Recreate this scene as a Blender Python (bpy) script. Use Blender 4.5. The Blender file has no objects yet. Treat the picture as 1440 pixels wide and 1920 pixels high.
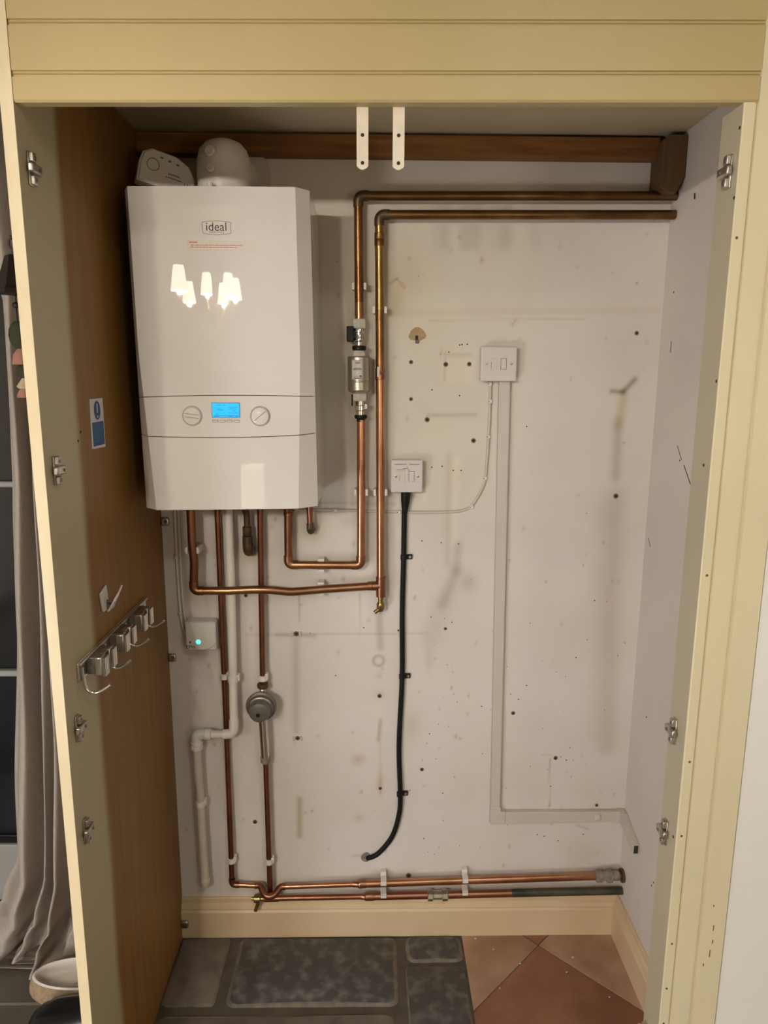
import bpy, bmesh, math, random
import numpy as np
from mathutils import Vector, Matrix
random.seed(7); rng = np.random.RandomState(7)
PI = math.pi
SC = bpy.context.scene
COL = SC.collection

# ------------------------------------------------------------------ camera, world, exposure
cam_d = bpy.data.cameras.new('camera'); cam = bpy.data.objects.new('camera', cam_d); COL.objects.link(cam)
cam_d.sensor_fit = 'HORIZONTAL'; cam_d.sensor_width = 36.0; cam_d.lens = 33.75; cam_d.clip_start = 0.05
P_, Y_, R_ = 0.1924, 0.0178, 0.0055
fw = Vector((math.sin(Y_)*math.cos(P_), math.cos(Y_)*math.cos(P_), -math.sin(P_)))
rt = Vector((math.cos(Y_), -math.sin(Y_), 0)); up = rt.cross(fw)
rt2 = math.cos(R_)*rt + math.sin(R_)*up; up2 = -math.sin(R_)*rt + math.cos(R_)*up
cam.matrix_world = Matrix(((rt2.x, up2.x, -fw.x, 0), (rt2.y, up2.y, -fw.y, -1.8135), (rt2.z, up2.z, -fw.z, 1.5904), (0, 0, 0, 1)))
SC.camera = cam
vs = SC.view_settings
vs.view_transform = 'Standard'; vs.look = 'None'; vs.gamma = 1.0; vs.use_curve_mapping = False; vs.exposure = 0.0
w = bpy.data.worlds.new('night'); SC.world = w; w.use_nodes = True
w.node_tree.nodes['Background'].inputs[0].default_value = (0.02, 0.03, 0.05, 1)
w.node_tree.nodes['Background'].inputs[1].default_value = 0.3
# colour and radiance of the chandelier and the added lamps
L_SHADE = ((1.0,.90,.72), 14.0)      # chandelier shades
L_BULB = ((1.0,.915,.775), 2850.0)      # chandelier bulbs
L_FILL_LEFT = ((.95,.97,1.0), 21.0)       # added lantern, unseen, low fill from the left
L_FILL_RIGHT = ((1.0,.85,.62), 12.0)       # added floor lamp, unseen, weak fill from the right
L_PATCH = ((1.0,.85,.62), 2.6)       # made-up lamp for the bright patch reflected in the boiler
L_FILL_CEIL = ((.92,1.0,.95), 36.0)       # added ceiling light, unseen, fill from above

# ------------------------------------------------------------------ helpers
class MB:
    def __init__(s): s.v = []; s.f = []
    def add(s, vs_, fs):
        o = len(s.v); s.v += [tuple(p) for p in vs_]; s.f += [tuple(i+o for i in f) for f in fs]; return s
    def box(s, x0, x1, y0, y1, z0, z1):
        return s.add([(x0,y0,z0),(x1,y0,z0),(x1,y1,z0),(x0,y1,z0),(x0,y0,z1),(x1,y0,z1),(x1,y1,z1),(x0,y1,z1)],
                     [(0,3,2,1),(4,5,6,7),(0,1,5,4),(1,2,6,5),(2,3,7,6),(3,0,4,7)])
    def hexa(s, p):   # 8 corners in the order of box()
        return s.add(p, [(0,3,2,1),(4,5,6,7),(0,1,5,4),(1,2,6,5),(2,3,7,6),(3,0,4,7)])
    def prism(s, poly, ax, a, b):   # polygon in the two other axes, extruded on axis ax from a to b
        n = len(poly)
        def P(u, v, w_): return {0: (w_, u, v), 1: (u, w_, v), 2: (u, v, w_)}[ax]
        vv = [P(u, v, a) for u, v in poly] + [P(u, v, b) for u, v in poly]
        ff = [tuple(range(n)), tuple(range(2*n-1, n-1, -1))] + [(i, i+n, (i+1) % n+n, (i+1) % n) for i in range(n)]
        return s.add(vv, ff)
    def lathe(s, prof, c, axis=(0,0,1), n=28):   # prof: (radius, distance along axis)
        A = Vector(axis).normalized(); t = Vector((0,0,1)) if abs(A.z) < .9 else Vector((1,0,0))
        U = A.cross(t).normalized(); V = A.cross(U); c = Vector(c); vv = []; ff = []; m = len(prof)
        for r, h in prof:
            for k in range(n):
                a = 2*PI*k/n; vv.append(c+A*h+(U*math.cos(a)+V*math.sin(a))*max(r, 1e-5))
        for j in range(m-1):
            for k in range(n):
                k2 = (k+1) % n; ff.append((j*n+k, j*n+k2, (j+1)*n+k2, (j+1)*n+k))
        ff.append(tuple(range(n-1, -1, -1))); ff.append(tuple((m-1)*n+k for k in range(n)))
        return s.add(vv, ff)
    def cyl(s, p0, p1, r, r1=None, n=24):
        p0 = Vector(p0); d = Vector(p1)-p0
        return s.lathe([(r, 0), (r if r1 is None else r1, d.length)], p0, d, n)
    def ball(s, c, r, sc=(1,1,1), n=20):
        vv = []; ff = []; m = n//2
        for j in range(m+1):
            t = PI*j/m
            for k in range(n):
                a = 2*PI*k/n; rr = max(math.sin(t), 1e-4)
                vv.append((c[0]+r*sc[0]*rr*math.cos(a), c[1]+r*sc[1]*rr*math.sin(a), c[2]+r*sc[2]*math.cos(t)))
        for j in range(m):
            for k in range(n):
                k2 = (k+1) % n; ff.append((j*n+k, (j+1)*n+k, (j+1)*n+k2, j*n+k2))
        return s.add(vv, ff)
    def tube(s, pts, r, fillet=0.0, n=20, radii=None, caps=True, seg=7):
        pts = [Vector(p) for p in pts]; path = []
        for i, p in enumerate(pts):
            if fillet and 0 < i < len(pts)-1:
                a = (pts[i-1]-p); b = (pts[i+1]-p); ang = a.angle(b)
                if ang < PI-0.02:
                    d = min(fillet/math.tan(ang/2), a.length*.49, b.length*.49)
                    R = d*math.tan(ang/2); an, bn = a.normalized(), b.normalized()
                    cc = p+(an+bn).normalized()*(R/math.sin(ang/2))
                    s0 = p+an*d-cc; s1 = p+bn*d-cc
                    for k in range(seg+1): q_ = s0.lerp(s1, k/seg); path.append(cc+q_.normalized()*R)
                    continue
            path.append(p)
        m = len(path); T = []
        for i in range(m):
            T.append((path[min(i+1, m-1)]-path[max(i-1, 0)]).normalized())
        N = T[0].orthogonal().normalized(); vv = []; ff = []
        for i in range(m):
            N = (N-T[i]*N.dot(T[i])).normalized(); B = T[i].cross(N)
            rr = r if radii is None else radii[min(i, len(radii)-1)]
            for k in range(n):
                a = 2*PI*k/n; vv.append(path[i]+(N*math.cos(a)+B*math.sin(a))*rr)
        for i in range(m-1):
            for k in range(n):
                k2 = (k+1) % n; ff.append((i*n+k, i*n+k2, (i+1)*n+k2, (i+1)*n+k))
        if caps: ff += [tuple(range(n-1, -1, -1)), tuple((m-1)*n+k for k in range(n))]
        return s.add(vv, ff)
    def grid(s, fn, nu, nv):
        vv = [fn(i/nu, j/nv) for j in range(nv+1) for i in range(nu+1)]
        ff = [(j*(nu+1)+i, j*(nu+1)+i+1, (j+1)*(nu+1)+i+1, (j+1)*(nu+1)+i) for j in range(nv) for i in range(nu)]
        return s.add(vv, ff)
    def build(s, name, m, parent=None, bevel=0, smooth=True, solid=0, fix=True, seg=2, angle=35):
        me = bpy.data.meshes.new(name)
        if parent is not None: off = world_loc(parent)
        else:
            A = np.array(s.v); off = Vector(((A[:,0].min()+A[:,0].max())/2, (A[:,1].min()+A[:,1].max())/2, A[:,2].min()))
        me.from_pydata([(p[0]-off.x, p[1]-off.y, p[2]-off.z) for p in s.v], [], s.f)
        me.materials.append(m)
        if fix:
            bm = bmesh.new(); bm.from_mesh(me); bmesh.ops.recalc_face_normals(bm, faces=bm.faces); bm.to_mesh(me); bm.free()
        if smooth:
            me.polygons.foreach_set('use_smooth', [True]*len(me.polygons)); me.set_sharp_from_angle(angle=math.radians(angle))
        o = bpy.data.objects.new(name, me); COL.objects.link(o)
        if parent is not None: o.parent = parent
        else: o.location = off
        if bevel:
            b = o.modifiers.new('bevel', 'BEVEL'); b.width = bevel; b.segments = seg; b.limit_method = 'ANGLE'; b.angle_limit = math.radians(40)
            b.harden_normals = False
        if solid:
            b = o.modifiers.new('solid', 'SOLIDIFY'); b.thickness = solid; b.offset = 0
        return o

def world_loc(o):
    l = Vector((0,0,0))
    while o is not None: l += o.location; o = o.parent
    return l
def thing(name, label, cat, loc, group=None):
    o = bpy.data.objects.new(name, None); COL.objects.link(o); o.location = loc; o.empty_display_size = .02
    return tag(o, label, cat, group)
def tag(o, label, cat, group=None):
    o['label'] = label; o['category'] = cat
    if group: o['group'] = group
    return o
def struct(o, label=None):
    o['kind'] = 'structure'
    if label: o['label'] = label
    return o
def dup(root, loc, label, group=None):
    r = root.copy(); COL.objects.link(r); r.location = loc; r['label'] = label
    if group: r['group'] = group
    for ch in list(root.children):
        c = ch.copy(); COL.objects.link(c); c.parent = r
        for g in list(ch.children):
            d = g.copy(); COL.objects.link(d); d.parent = c
    return r

def text(txt, size, x, z, y, name, m, parent, align='CENTER', face='front', extr=0.0002, sx=1.0):
    cu = bpy.data.curves.new('t', 'FONT'); cu.body = txt; cu.size = size; cu.align_x = align; cu.align_y = 'CENTER'; cu.resolution_u = 3
    cu.extrude = extr
    o = bpy.data.objects.new('t', cu); COL.objects.link(o)
    me = bpy.data.meshes.new_from_object(o.evaluated_get(bpy.context.evaluated_depsgraph_get()))
    mb = MB(); vv = []
    for v in me.vertices:
        vv.append((x+v.co.x*sx, y-v.co.z, z+v.co.y))
    mb.add(vv, [tuple(p.vertices) for p in me.polygons])
    bpy.data.objects.remove(o); bpy.data.curves.remove(cu); bpy.data.meshes.remove(me)
    return mb.build(name, m, parent, smooth=False)

# ------------------------------------------------------------------ materials
MATS = {}
def mat(name, col, rough=.5, metal=0.0, var=None, vscale=8.0, vstretch=(1,1,1), bump=0.0, bscale=60.0, coat=0.0, emis=None, estr=0.0, spec=.5, detail=5.0, ramp=(.35,.65)):
    m = bpy.data.materials.new(name); m.use_nodes = True; nt = m.node_tree; b = nt.nodes['Principled BSDF']
    b.inputs['Base Color'].default_value = (*col, 1); b.inputs['Roughness'].default_value = rough
    b.inputs['Metallic'].default_value = metal; b.inputs['Specular IOR Level'].default_value = spec
    if coat: b.inputs['Coat Weight'].default_value = coat; b.inputs['Coat Roughness'].default_value = .012
    if emis: b.inputs['Emission Color'].default_value = (*emis, 1); b.inputs['Emission Strength'].default_value = estr
    if var is not None or bump:
        tc = nt.nodes.new('ShaderNodeNewGeometry'); mp = nt.nodes.new('ShaderNodeMapping')
        mp.inputs['Scale'].default_value = vstretch; nt.links.new(tc.outputs['Position'], mp.inputs['Vector'])
    if var is not None:
        nz = nt.nodes.new('ShaderNodeTexNoise'); nz.inputs['Scale'].default_value = vscale; nz.inputs['Detail'].default_value = detail
        rp = nt.nodes.new('ShaderNodeValToRGB'); rp.color_ramp.elements[0].position = ramp[0]; rp.color_ramp.elements[1].position = ramp[1]
        rp.color_ramp.elements[0].color = (*col, 1); rp.color_ramp.elements[1].color = (*var, 1)
        nt.links.new(mp.outputs[0], nz.inputs['Vector']); nt.links.new(nz.outputs['Fac'], rp.inputs[0]); nt.links.new(rp.outputs[0], b.inputs['Base Color'])
    if bump:
        nb = nt.nodes.new('ShaderNodeTexNoise'); nb.inputs['Scale'].default_value = bscale; nb.inputs['Detail'].default_value = 4
        bp = nt.nodes.new('ShaderNodeBump'); bp.inputs['Strength'].default_value = bump; bp.inputs['Distance'].default_value = .002
        nt.links.new(mp.outputs[0], nb.inputs['Vector']); nt.links.new(nb.outputs['Fac'], bp.inputs['Height']); nt.links.new(bp.outputs[0], b.inputs['Normal'])
    MATS[name] = m; return m

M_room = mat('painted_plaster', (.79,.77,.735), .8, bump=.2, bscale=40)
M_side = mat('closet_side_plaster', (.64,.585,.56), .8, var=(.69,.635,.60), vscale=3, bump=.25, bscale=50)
M_ceil = mat('closet_ceiling_board', (.50,.42,.27), .85, var=(.46,.38,.25), vscale=4)
M_cream_shaded = mat('cream_satin_paint_shaded', (.495,.38,.18), .42, var=(.45,.35,.165), vscale=2.2, vstretch=(1,1,1), bump=.15, bscale=90)  # same paint as the stiles, darkened to carry the header's shading
M_creamv = mat('cream_satin_paint_on_stiles', (.72,.64,.45), .42, var=(.68,.60,.40), vscale=3, vstretch=(1,1,.3), bump=.15, bscale=90)  # lighter copy of the header paint
M_edge = mat('pine_cream_edge', (.75,.65,.44), .5, var=(.69,.56,.35), vscale=6, vstretch=(2,2,.4))
M_olive = mat('greenish_cream_paint', (.50,.45,.335), .5, var=(.54,.475,.35), vscale=3)
M_base = mat('skirting_cream_paint', (.69,.54,.36), .42, var=(.62,.47,.30), vscale=5, bump=.1, bscale=60)
M_timber = mat('bare_brown_timber', (.15,.055,.009), .65, var=(.24,.095,.018), vscale=14, vstretch=(.5,4,6))
M_timber2 = mat('dark_brown_timber', (.10,.05,.018), .7, var=(.14,.07,.025), vscale=14, vstretch=(4,4,.6))
def copper(name, a, b_, rough=.28, rg=(.4,.6), vs_=9):
    m = mat(name, a, rough, 1.0, var=b_, vscale=vs_, vstretch=(1,1,1), ramp=rg, detail=6)
    return m
M_cu = copper('copper', (.56,.29,.17), (.42,.20,.11), .30)
M_cud = copper('tarnished_copper', (.27,.155,.062), (.17,.09,.036), .40)
M_cum = copper('aged_copper', (.42,.22,.12), (.31,.15,.08), .34)
M_cub = copper('brown_copper', (.36,.165,.10), (.27,.115,.07), .36)
M_cud2 = copper('dark_brown_copper', (.33,.17,.08), (.22,.105,.05), .34)
M_cud3 = copper('yellowed_copper', (.42,.27,.11), (.30,.18,.065), .34)
M_patina = mat('green_black_patina', (.045,.05,.035), .5, .5, var=(.11,.10,.06), vscale=18)
M_brass = mat('brass', (.42,.28,.11), .3, 1.0, var=(.30,.20,.08), vscale=40)
M_bronze = mat('dull_bronze_fitting', (.17,.115,.06), .45, .8, var=(.10,.075,.045), vscale=40)
M_limed = mat('limescaled_fitting', (.36,.32,.27), .7, .3, var=(.20,.16,.12), vscale=60, bump=.5, bscale=200)
M_chrome = mat('chrome', (.74,.72,.68), .2, 1.0)
M_nickel = mat('nickel', (.62,.58,.52), .38, 1.0, var=(.40,.37,.32), vscale=50)
M_nut = mat('satin_nut', (.78,.74,.66), .35, .45)
M_steel = mat('brushed_steel', (.50,.46,.39), .36, 1.0)
M_dsteel = mat('dark_grey_metal', (.19,.175,.165), .4, .6)
M_gloss = mat('gloss_white_enamel', (.71,.67,.635), .6, coat=1.0, spec=0.0)
M_gseam = mat('dark_gap', (.12,.10,.085), .7)
M_wplast = mat('white_plastic', (.72,.68,.64), .35)
M_wplast2 = mat('aged_white_plastic', (.62,.575,.50), .45, var=(.56,.50,.43), vscale=12)
M_spur = mat('spur_white_plastic', (.62,.57,.55), .35)
M_black = mat('black_plastic', (.008,.008,.008), .5, spec=.25)
M_rubber = mat('black_rubber', (.006,.007,.007), .55, spec=.25)
M_lgrey = mat('pale_grey_outline', (.27,.24,.21), .5)
M_hole = mat('dark_hole', (.035,.028,.022), .9)
M_plug = mat('red_brown_plug', (.22,.13,.10), .8)
M_green_em = mat('green_light', (.05,.6,.35), .4, emis=(.08,1.0,.55), estr=2.2)
M_blue_em = mat('lit_blue_display', (.0,.25,.5), .2, emis=(.0,.42,1.0), estr=.95)
M_dblue = mat('display_text', (.0,.04,.2), .4)
M_ink = mat('black_ink', (.03,.03,.035), .6)
M_grey = mat('grey_ink', (.16,.14,.125), .6)
M_red = mat('red_ink', (.50,.11,.07), .6)
M_sticker = mat('pale_pink_sticker', (.64,.56,.50), .5)
M_label = mat('white_paper_label', (.62,.60,.56), .5)
M_lblue = mat('blue_label_ink', (.015,.08,.24), .5)
M_lblue2 = mat('pale_blue_ink', (.10,.20,.34), .5)
M_trunk = mat('magnolia_trunking', (.57,.53,.475), .5)
M_cable = mat('cream_cable', (.55,.51,.44), .5)
M_strip = mat('white_painted_strip', (.74,.66,.54), .5, var=(.68,.58,.46), vscale=20)
M_linen = mat('grey_linen', (.45,.395,.345), .9, var=(.39,.34,.295), vscale=70, vstretch=(3,3,.6), bump=.5, bscale=500)
M_frame = mat('grey_upvc', (.34,.33,.31), .45)
M_glass = mat('night_glass', (.006,.007,.009), .08, spec=.8)
M_terra1 = mat('terracotta_pale', (.47,.31,.22), .6, var=(.36,.21,.14), vscale=9, bump=.3, bscale=80, detail=8)
M_terra2 = mat('terracotta_red', (.31,.14,.08), .55, var=(.23,.10,.055), vscale=9, bump=.3, bscale=80, detail=8)
M_slate = mat('slate_grey', (.064,.060,.057), .5, var=(.17,.162,.155), vscale=30, bump=.8, bscale=70, detail=12, ramp=(.46,.74))
M_slate2 = mat('stone_grey_brown', (.125,.105,.09), .55, var=(.20,.17,.145), vscale=14, bump=.5, bscale=60, detail=9)
M_slate_edge = mat('stone_worn_edge', (.19,.155,.12), .6, var=(.12,.105,.09), vscale=40, bump=.4, bscale=80)
M_grout = mat('floor_grout', (.10,.082,.063), .8, var=(.07,.058,.045), vscale=20)
M_ftile = mat('grey_floor_tile', (.10,.088,.075), .5, var=(.13,.115,.10), vscale=6)
M_pgrout = mat('pale_grout', (.30,.26,.21), .8)
M_woodfloor = mat('dim_floor', (.16,.12,.085), .6)
M_tan = mat('tan_felt', (.40,.29,.18), .9, var=(.30,.21,.13), vscale=80, bump=.5, bscale=300)
M_foam = mat('white_foam', (.66,.62,.57), .6)
M_shoe = mat('gloss_black_rubber', (.008,.008,.009), .3)
M_iron = mat('dark_iron', (.03,.024,.02), .5, .5)
M_feltg = mat('dark_green_felt', (.03,.035,.015), .9)
M_feltp = mat('dusty_pink_felt', (.36,.17,.12), .9)
M_feltc = mat('cream_felt', (.50,.42,.30), .9)
def lampmat(name, L): return mat(name, (.8,.7,.55), .7, emis=L[0], estr=L[1])
M_shade = lampmat('glowing_shade', L_SHADE)
M_shade2 = lampmat('fill_lantern_shade', L_FILL_LEFT)
M_shade4 = lampmat('fill_floor_shade', L_FILL_RIGHT)
M_shade3 = lampmat('dim_glowing_shade', L_PATCH)
M_bulb = lampmat('glowing_bulb', L_BULB)
M_spot = lampmat('fill_ceiling_glow', L_FILL_CEIL)
M_roomd = mat('dim_room_paint', (.36,.32,.27), .8)

# veneered side panel: brown wood with a painted front strip (a real paint edge at y = -0.49)
def veneer():
    m = bpy.data.materials.new('veneer_with_painted_front'); m.use_nodes = True; nt = m.node_tree; b = nt.nodes['Principled BSDF']
    N = nt.nodes.new; L = nt.links.new
    g = N('ShaderNodeNewGeometry'); sp = N('ShaderNodeSeparateXYZ'); L(g.outputs['Position'], sp.inputs[0])
    mp = N('ShaderNodeMapping'); mp.inputs['Scale'].default_value = (6,9,.5); L(g.outputs['Position'], mp.inputs[0])
    nz = N('ShaderNodeTexNoise'); nz.inputs['Scale'].default_value = 5; nz.inputs['Detail'].default_value = 7; L(mp.outputs[0], nz.inputs[0])
    rp = N('ShaderNodeValToRGB'); rp.color_ramp.elements[0].position = .3; rp.color_ramp.elements[1].position = .7
    rp.color_ramp.elements[0].color = (.205,.095,.018,1); rp.color_ramp.elements[1].color = (.275,.135,.030,1); L(nz.outputs['Fac'], rp.inputs[0])
    n2 = N('ShaderNodeTexNoise'); n2.inputs['Scale'].default_value = 2.2; L(g.outputs['Position'], n2.inputs[0])
    ad = N('ShaderNodeMath'); ad.operation = 'MULTIPLY_ADD'; ad.inputs[1].default_value = .03; L(n2.outputs['Fac'], ad.inputs[0]); L(sp.outputs['Y'], ad.inputs[2])
    mr = N('ShaderNodeMapRange'); mr.inputs['From Min'].default_value = -.482; mr.inputs['From Max'].default_value = -.456; L(ad.outputs[0], mr.inputs['Value'])
    mx = N('ShaderNodeMix'); mx.data_type = 'RGBA'; mx.inputs[6].default_value = (.48,.405,.26,1); L(mr.outputs[0], mx.inputs[0]); L(rp.outputs[0], mx.inputs[7])
    L(mx.outputs[2], b.inputs['Base Color']); b.inputs['Roughness'].default_value = .5
    return m
M_veneer = veneer()

# back wall plaster: stains and a painted boiler shadow are stored in a vertex colour, plus fine mottling
def wallmat():
    m = bpy.data.materials.new('stained_plaster'); m.use_nodes = True; nt = m.node_tree; b = nt.nodes['Principled BSDF']
    N = nt.nodes.new; L = nt.links.new
    at = N('ShaderNodeVertexColor'); at.layer_name = 'stain_shade'
    g = N('ShaderNodeNewGeometry')
    nz = N('ShaderNodeTexNoise'); nz.inputs['Scale'].default_value = 3.5; nz.inputs['Detail'].default_value = 8; L(g.outputs['Position'], nz.inputs[0])
    rp = N('ShaderNodeValToRGB'); rp.color_ramp.elements[0].position = .3; rp.color_ramp.elements[1].position = .7
    rp.color_ramp.elements[0].color = (.92,.90,.86,1); rp.color_ramp.elements[1].color = (1,1,1,1); L(nz.outputs['Fac'], rp.inputs[0])
    sp = N('ShaderNodeTexNoise'); sp.inputs['Scale'].default_value = 75; sp.inputs['Detail'].default_value = 2; L(g.outputs['Position'], sp.inputs[0])
    r2 = N('ShaderNodeValToRGB'); r2.color_ramp.elements[0].position = .745; r2.color_ramp.elements[1].position = .78
    r2.color_ramp.elements[0].color = (1,1,1,1); r2.color_ramp.elements[1].color = (.62,.52,.45,1); L(sp.outputs['Fac'], r2.inputs[0])
    m1 = N('ShaderNodeMix'); m1.data_type = 'RGBA'; m1.blend_type = 'MULTIPLY'; m1.inputs[0].default_value = 1; L(at.outputs['Color'], m1.inputs[6]); L(rp.outputs[0], m1.inputs[7])
    m2 = N('ShaderNodeMix'); m2.data_type = 'RGBA'; m2.blend_type = 'MULTIPLY'; m2.inputs[0].default_value = 1; L(m1.outputs[2], m2.inputs[6]); L(r2.outputs[0], m2.inputs[7])
    L(m2.outputs[2], b.inputs['Base Color']); b.inputs['Roughness'].default_value = .75
    nb = N('ShaderNodeTexNoise'); nb.inputs['Scale'].default_value = 30; nb.inputs['Detail'].default_value = 5; L(g.outputs['Position'], nb.inputs[0])
    bp = N('ShaderNodeBump'); bp.inputs['Strength'].default_value = .25; bp.inputs['Distance'].default_value = .003; L(nb.outputs['Fac'], bp.inputs['Height']); L(bp.outputs[0], b.inputs['Normal'])
    return m
M_wall = wallmat()

# ------------------------------------------------------------------ the room around and the cupboard shell
XL, XR, ZC, YF = -.537, .712, 2.128, -.630
nx, nz_ = 250, 426
me = bpy.data.meshes.new('wall_back')
gx = np.linspace(XL-.018, XR+.02, nx+1); gz = np.linspace(0, ZC+.02, nz_+1)
GX, GZ = np.meshgrid(gx, gz)
vv = np.stack([GX.ravel(), np.zeros(GX.size), GZ.ravel()], 1)
ii = (np.arange(nz_)[:, None]*(nx+1)+np.arange(nx)[None, :]).ravel()
me.from_pydata(vv.tolist(), [], np.stack([ii, ii+1, ii+nx+2, ii+nx+1], 1).tolist())
colr = np.ones((GX.size, 3))*np.array([.71,.665,.645])
X, Z = GX.ravel(), GZ.ravel()
def stain_shade(mask, c, k=1.0):
    global colr
    a = (np.clip(mask, 0, 1)*k)[:, None]; colr = colr*(1-a)+colr*np.array(c)*a
def gauss(x, z, rx, rz): return np.exp(-((X-x)/rx)**2-((Z-z)/rz)**2)
def strip(x0, z0, x1, z1, wd):
    d = np.array([x1-x0, z1-z0]); L2 = (d**2).sum(); t = np.clip(((X-x0)*d[0]+(Z-z0)*d[1])/L2, 0, 1)
    return np.exp(-(((X-x0-t*d[0])**2+(Z-z0-t*d[1])**2)/wd**2))
def rect(x0, x1, z0, z1, e=.006):
    s = lambda a: 1/(1+np.exp(-np.clip(a/e, -40, 40)))
    return s(X-x0)*s(x1-X)*s(Z-z0)*s(z1-Z)
Y1 = (.90,.88,.74); G1 = (.66,.63,.58); D1 = (.45,.40,.34); BR = (.62,.42,.26)
stain_shade(rect(-.16, -.02, 1.25, 1.96, .004), (.93,.92,.90), .8)                   # boiler's cast shadow, painted on the wall to its right
stain_shade(rect(-.06, .30, 1.25, 1.95, .08), Y1, .55)
stain_shade(rect(-.54, .72, 1.5, 2.2, .15), (.97,.93,.82), .6)
for a in [(.656,1.575,.628,1.544,.007),(.628,1.544,.600,1.546,.006)]: stain_shade(strip(*a), (.45,.42,.36), .9)
stain_shade(strip(.632,1.54,.622,1.46,.012), (.80,.74,.50), .8); stain_shade(strip(.622,1.47,.624,1.33,.013), G1, .75)
stain_shade(strip(.630,1.28,.650,.58,.028), (.84,.80,.76), .8); stain_shade(strip(.60,1.25,.618,.62,.03), (.92,.89,.86), .6)
stain_shade(strip(.214,1.37,.214,1.16,.012), (1.10,1.09,1.06), .8); stain_shade(strip(.150,1.34,.135,1.27,.010), (1.10,1.09,1.06), .8)
stain_shade(strip(.196,1.38,.198,1.1,.010), (.80,.78,.72), .6)
stain_shade(strip(.226,1.15,.222,1.08,.012), (.72,.70,.66), .7); stain_shade(strip(.222,1.08,.188,.99,.015), (.72,.70,.66), .8); stain_shade(strip(.19,.99,.16,.90,.03), (.86,.84,.80), .7)
stain_shade(strip(.14,1.484,.26,1.486,.005), (.62,.60,.52), .6); stain_shade(rect(.12,.27,1.37,1.48,.01), (1.05,1.05,1.02), .6)
stain_shade(rect(.18,.25,1.56,1.64,.003), (1.06,1.04,.99), .7); stain_shade(strip(.185,1.632,.245,1.632,.004), (.72,.70,.64), .6); stain_shade(strip(.182,1.57,.182,1.64,.0025), (.8,.75,.7), .8)
stain_shade(strip(-.20,.89,-.203,.63,.011), (.76,.72,.67), .8); stain_shade(strip(-.33,.905,.15,.91,.003), (.80,.77,.72), .7); stain_shade(strip(-.25,.905,-.15,.903,.006), G1, .7)
stain_shade(strip(-.198,.425,-.200,.31,.008), (.66,.60,.42), .9)
stain_shade(strip(.022,.96,.024,.87,.010), (.62,.60,.56), .7); ring = np.exp(-((np.hypot(X-.020, Z-.832)-.014)/.004)**2); stain_shade(ring, (.55,.53,.50), .8); stain_shade(gauss(.022,.79,.008,.01), (.75,.72,.68), .7)
stain_shade(gauss(.024,.735,.014,.016), (.85,.78,.66), .7); stain_shade(strip(.026,.66,.020,.60,.005), (.55,.48,.38), .6); stain_shade(strip(.024,.65,.026,.44,.0025), (.75,.7,.64), .7); stain_shade(gauss(.026,.47,.010,.03), (.80,.68,.50), .8)
stain_shade(gauss(-.034,.544,.018,.016), (.74,.62,.46), .7); stain_shade(gauss(-.033,.366,.014,.012), (.74,.66,.58), .6)
stain_shade(gauss(.255,1.05,.022,.025), (.78,.74,.68), .8); stain_shade(gauss(.11,.64,.03,.05), (.86,.83,.78), .8); stain_shade(gauss(.155,.84,.012,.04), (.86,.83,.78), .8)
stain_shade(gauss(.09,1.81,.035,.07), (.86,.78,.66), .55); stain_shade(strip(.045,1.80,.06,1.812,.003), (.62,.5,.42), .7); stain_shade(strip(.06,1.812,.078,1.79,.003), (.62,.5,.42), .7); stain_shade(gauss(.06,1.76,.02,.05), (.82,.78,.68), .7)
stain_shade(strip(.14,1.715,.52,1.72,.002), (.84,.78,.70), .7); stain_shade(strip(-.04,1.73,.70,1.742,.008), (.93,.90,.84), .8)
for x, z in [(-.05,1.5),(-.06,1.42),(-.08,1.35),(-.09,1.62),(-.10,1.55)]: stain_shade(gauss(x, z, .03, .05), (.78,.75,.70), .6)
stain_shade(gauss(-.153,1.19,.03,.03), (.70,.66,.50), .8); stain_shade(gauss(-.313,1.13,.035,.03), (.72,.67,.52), .8)
stain_shade(strip(-.20,1.262,.06,1.258,.004), (.70,.66,.56), .6); stain_shade(gauss(-.06,1.21,.02,.015), (.84,.80,.70), .6)
stain_shade(rect(-.345,-.33,.62,1.25,.006), (.62,.58,.54), .7); stain_shade(rect(-.45,-.33,.60,.66,.02), (.88,.85,.82), .6)  # darker strip right of the white waste pipe, fainter patch at its elbow
stain_shade(gauss(.60,.25,.06,.05), (.90,.88,.78), .7); stain_shade(strip(.58,.34,.615,.325,.003), (.75,.68,.62), .8)
stain_shade(strip(.495,.545,.500,.395,.0018), (.66,.60,.55), .8); stain_shade(strip(.47,.556,.50,.556,.0015), (.7,.64,.58), .7)
stain_shade(strip(-.19,1.02,-.188,.94,.0018), (.6,.55,.5), .7); stain_shade(strip(-.03,1.02,-.028,.90,.0015), (.75,.7,.65), .7); stain_shade(strip(-.43,1.02,-.428,.95,.0018), (.7,.65,.6), .7)
stain_shade(strip(-.05,.245,-.02,.25,.004), (.78,.72,.64), .7); stain_shade(gauss(.108,.185,.03,.016), (.76,.66,.56), .7); stain_shade(gauss(.03,.19,.03,.012), (.70,.6,.5), .6)
for i in range(120):                                                            # chips and specks
    x, z = rng.uniform(XL+.02, XR-.02), rng.uniform(.16, 2.0)
    r = rng.uniform(.0026, .0042)
    stain_shade(gauss(x, z, r, r*rng.uniform(.8, 2)), (.62,.50,.42), rng.uniform(.35, .95))
ca = me.color_attributes.new('stain_shade', 'FLOAT_COLOR', 'POINT')
ca.data.foreach_set('color', np.concatenate([np.clip(colr, 0, 1), np.ones((GX.size, 1))], 1).astype(np.float32).ravel())
me.materials.append(M_wall)
wb = bpy.data.objects.new('wall_back', me); COL.objects.link(wb); struct(wb, 'stained white plaster wall at the back of the cupboard')

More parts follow.
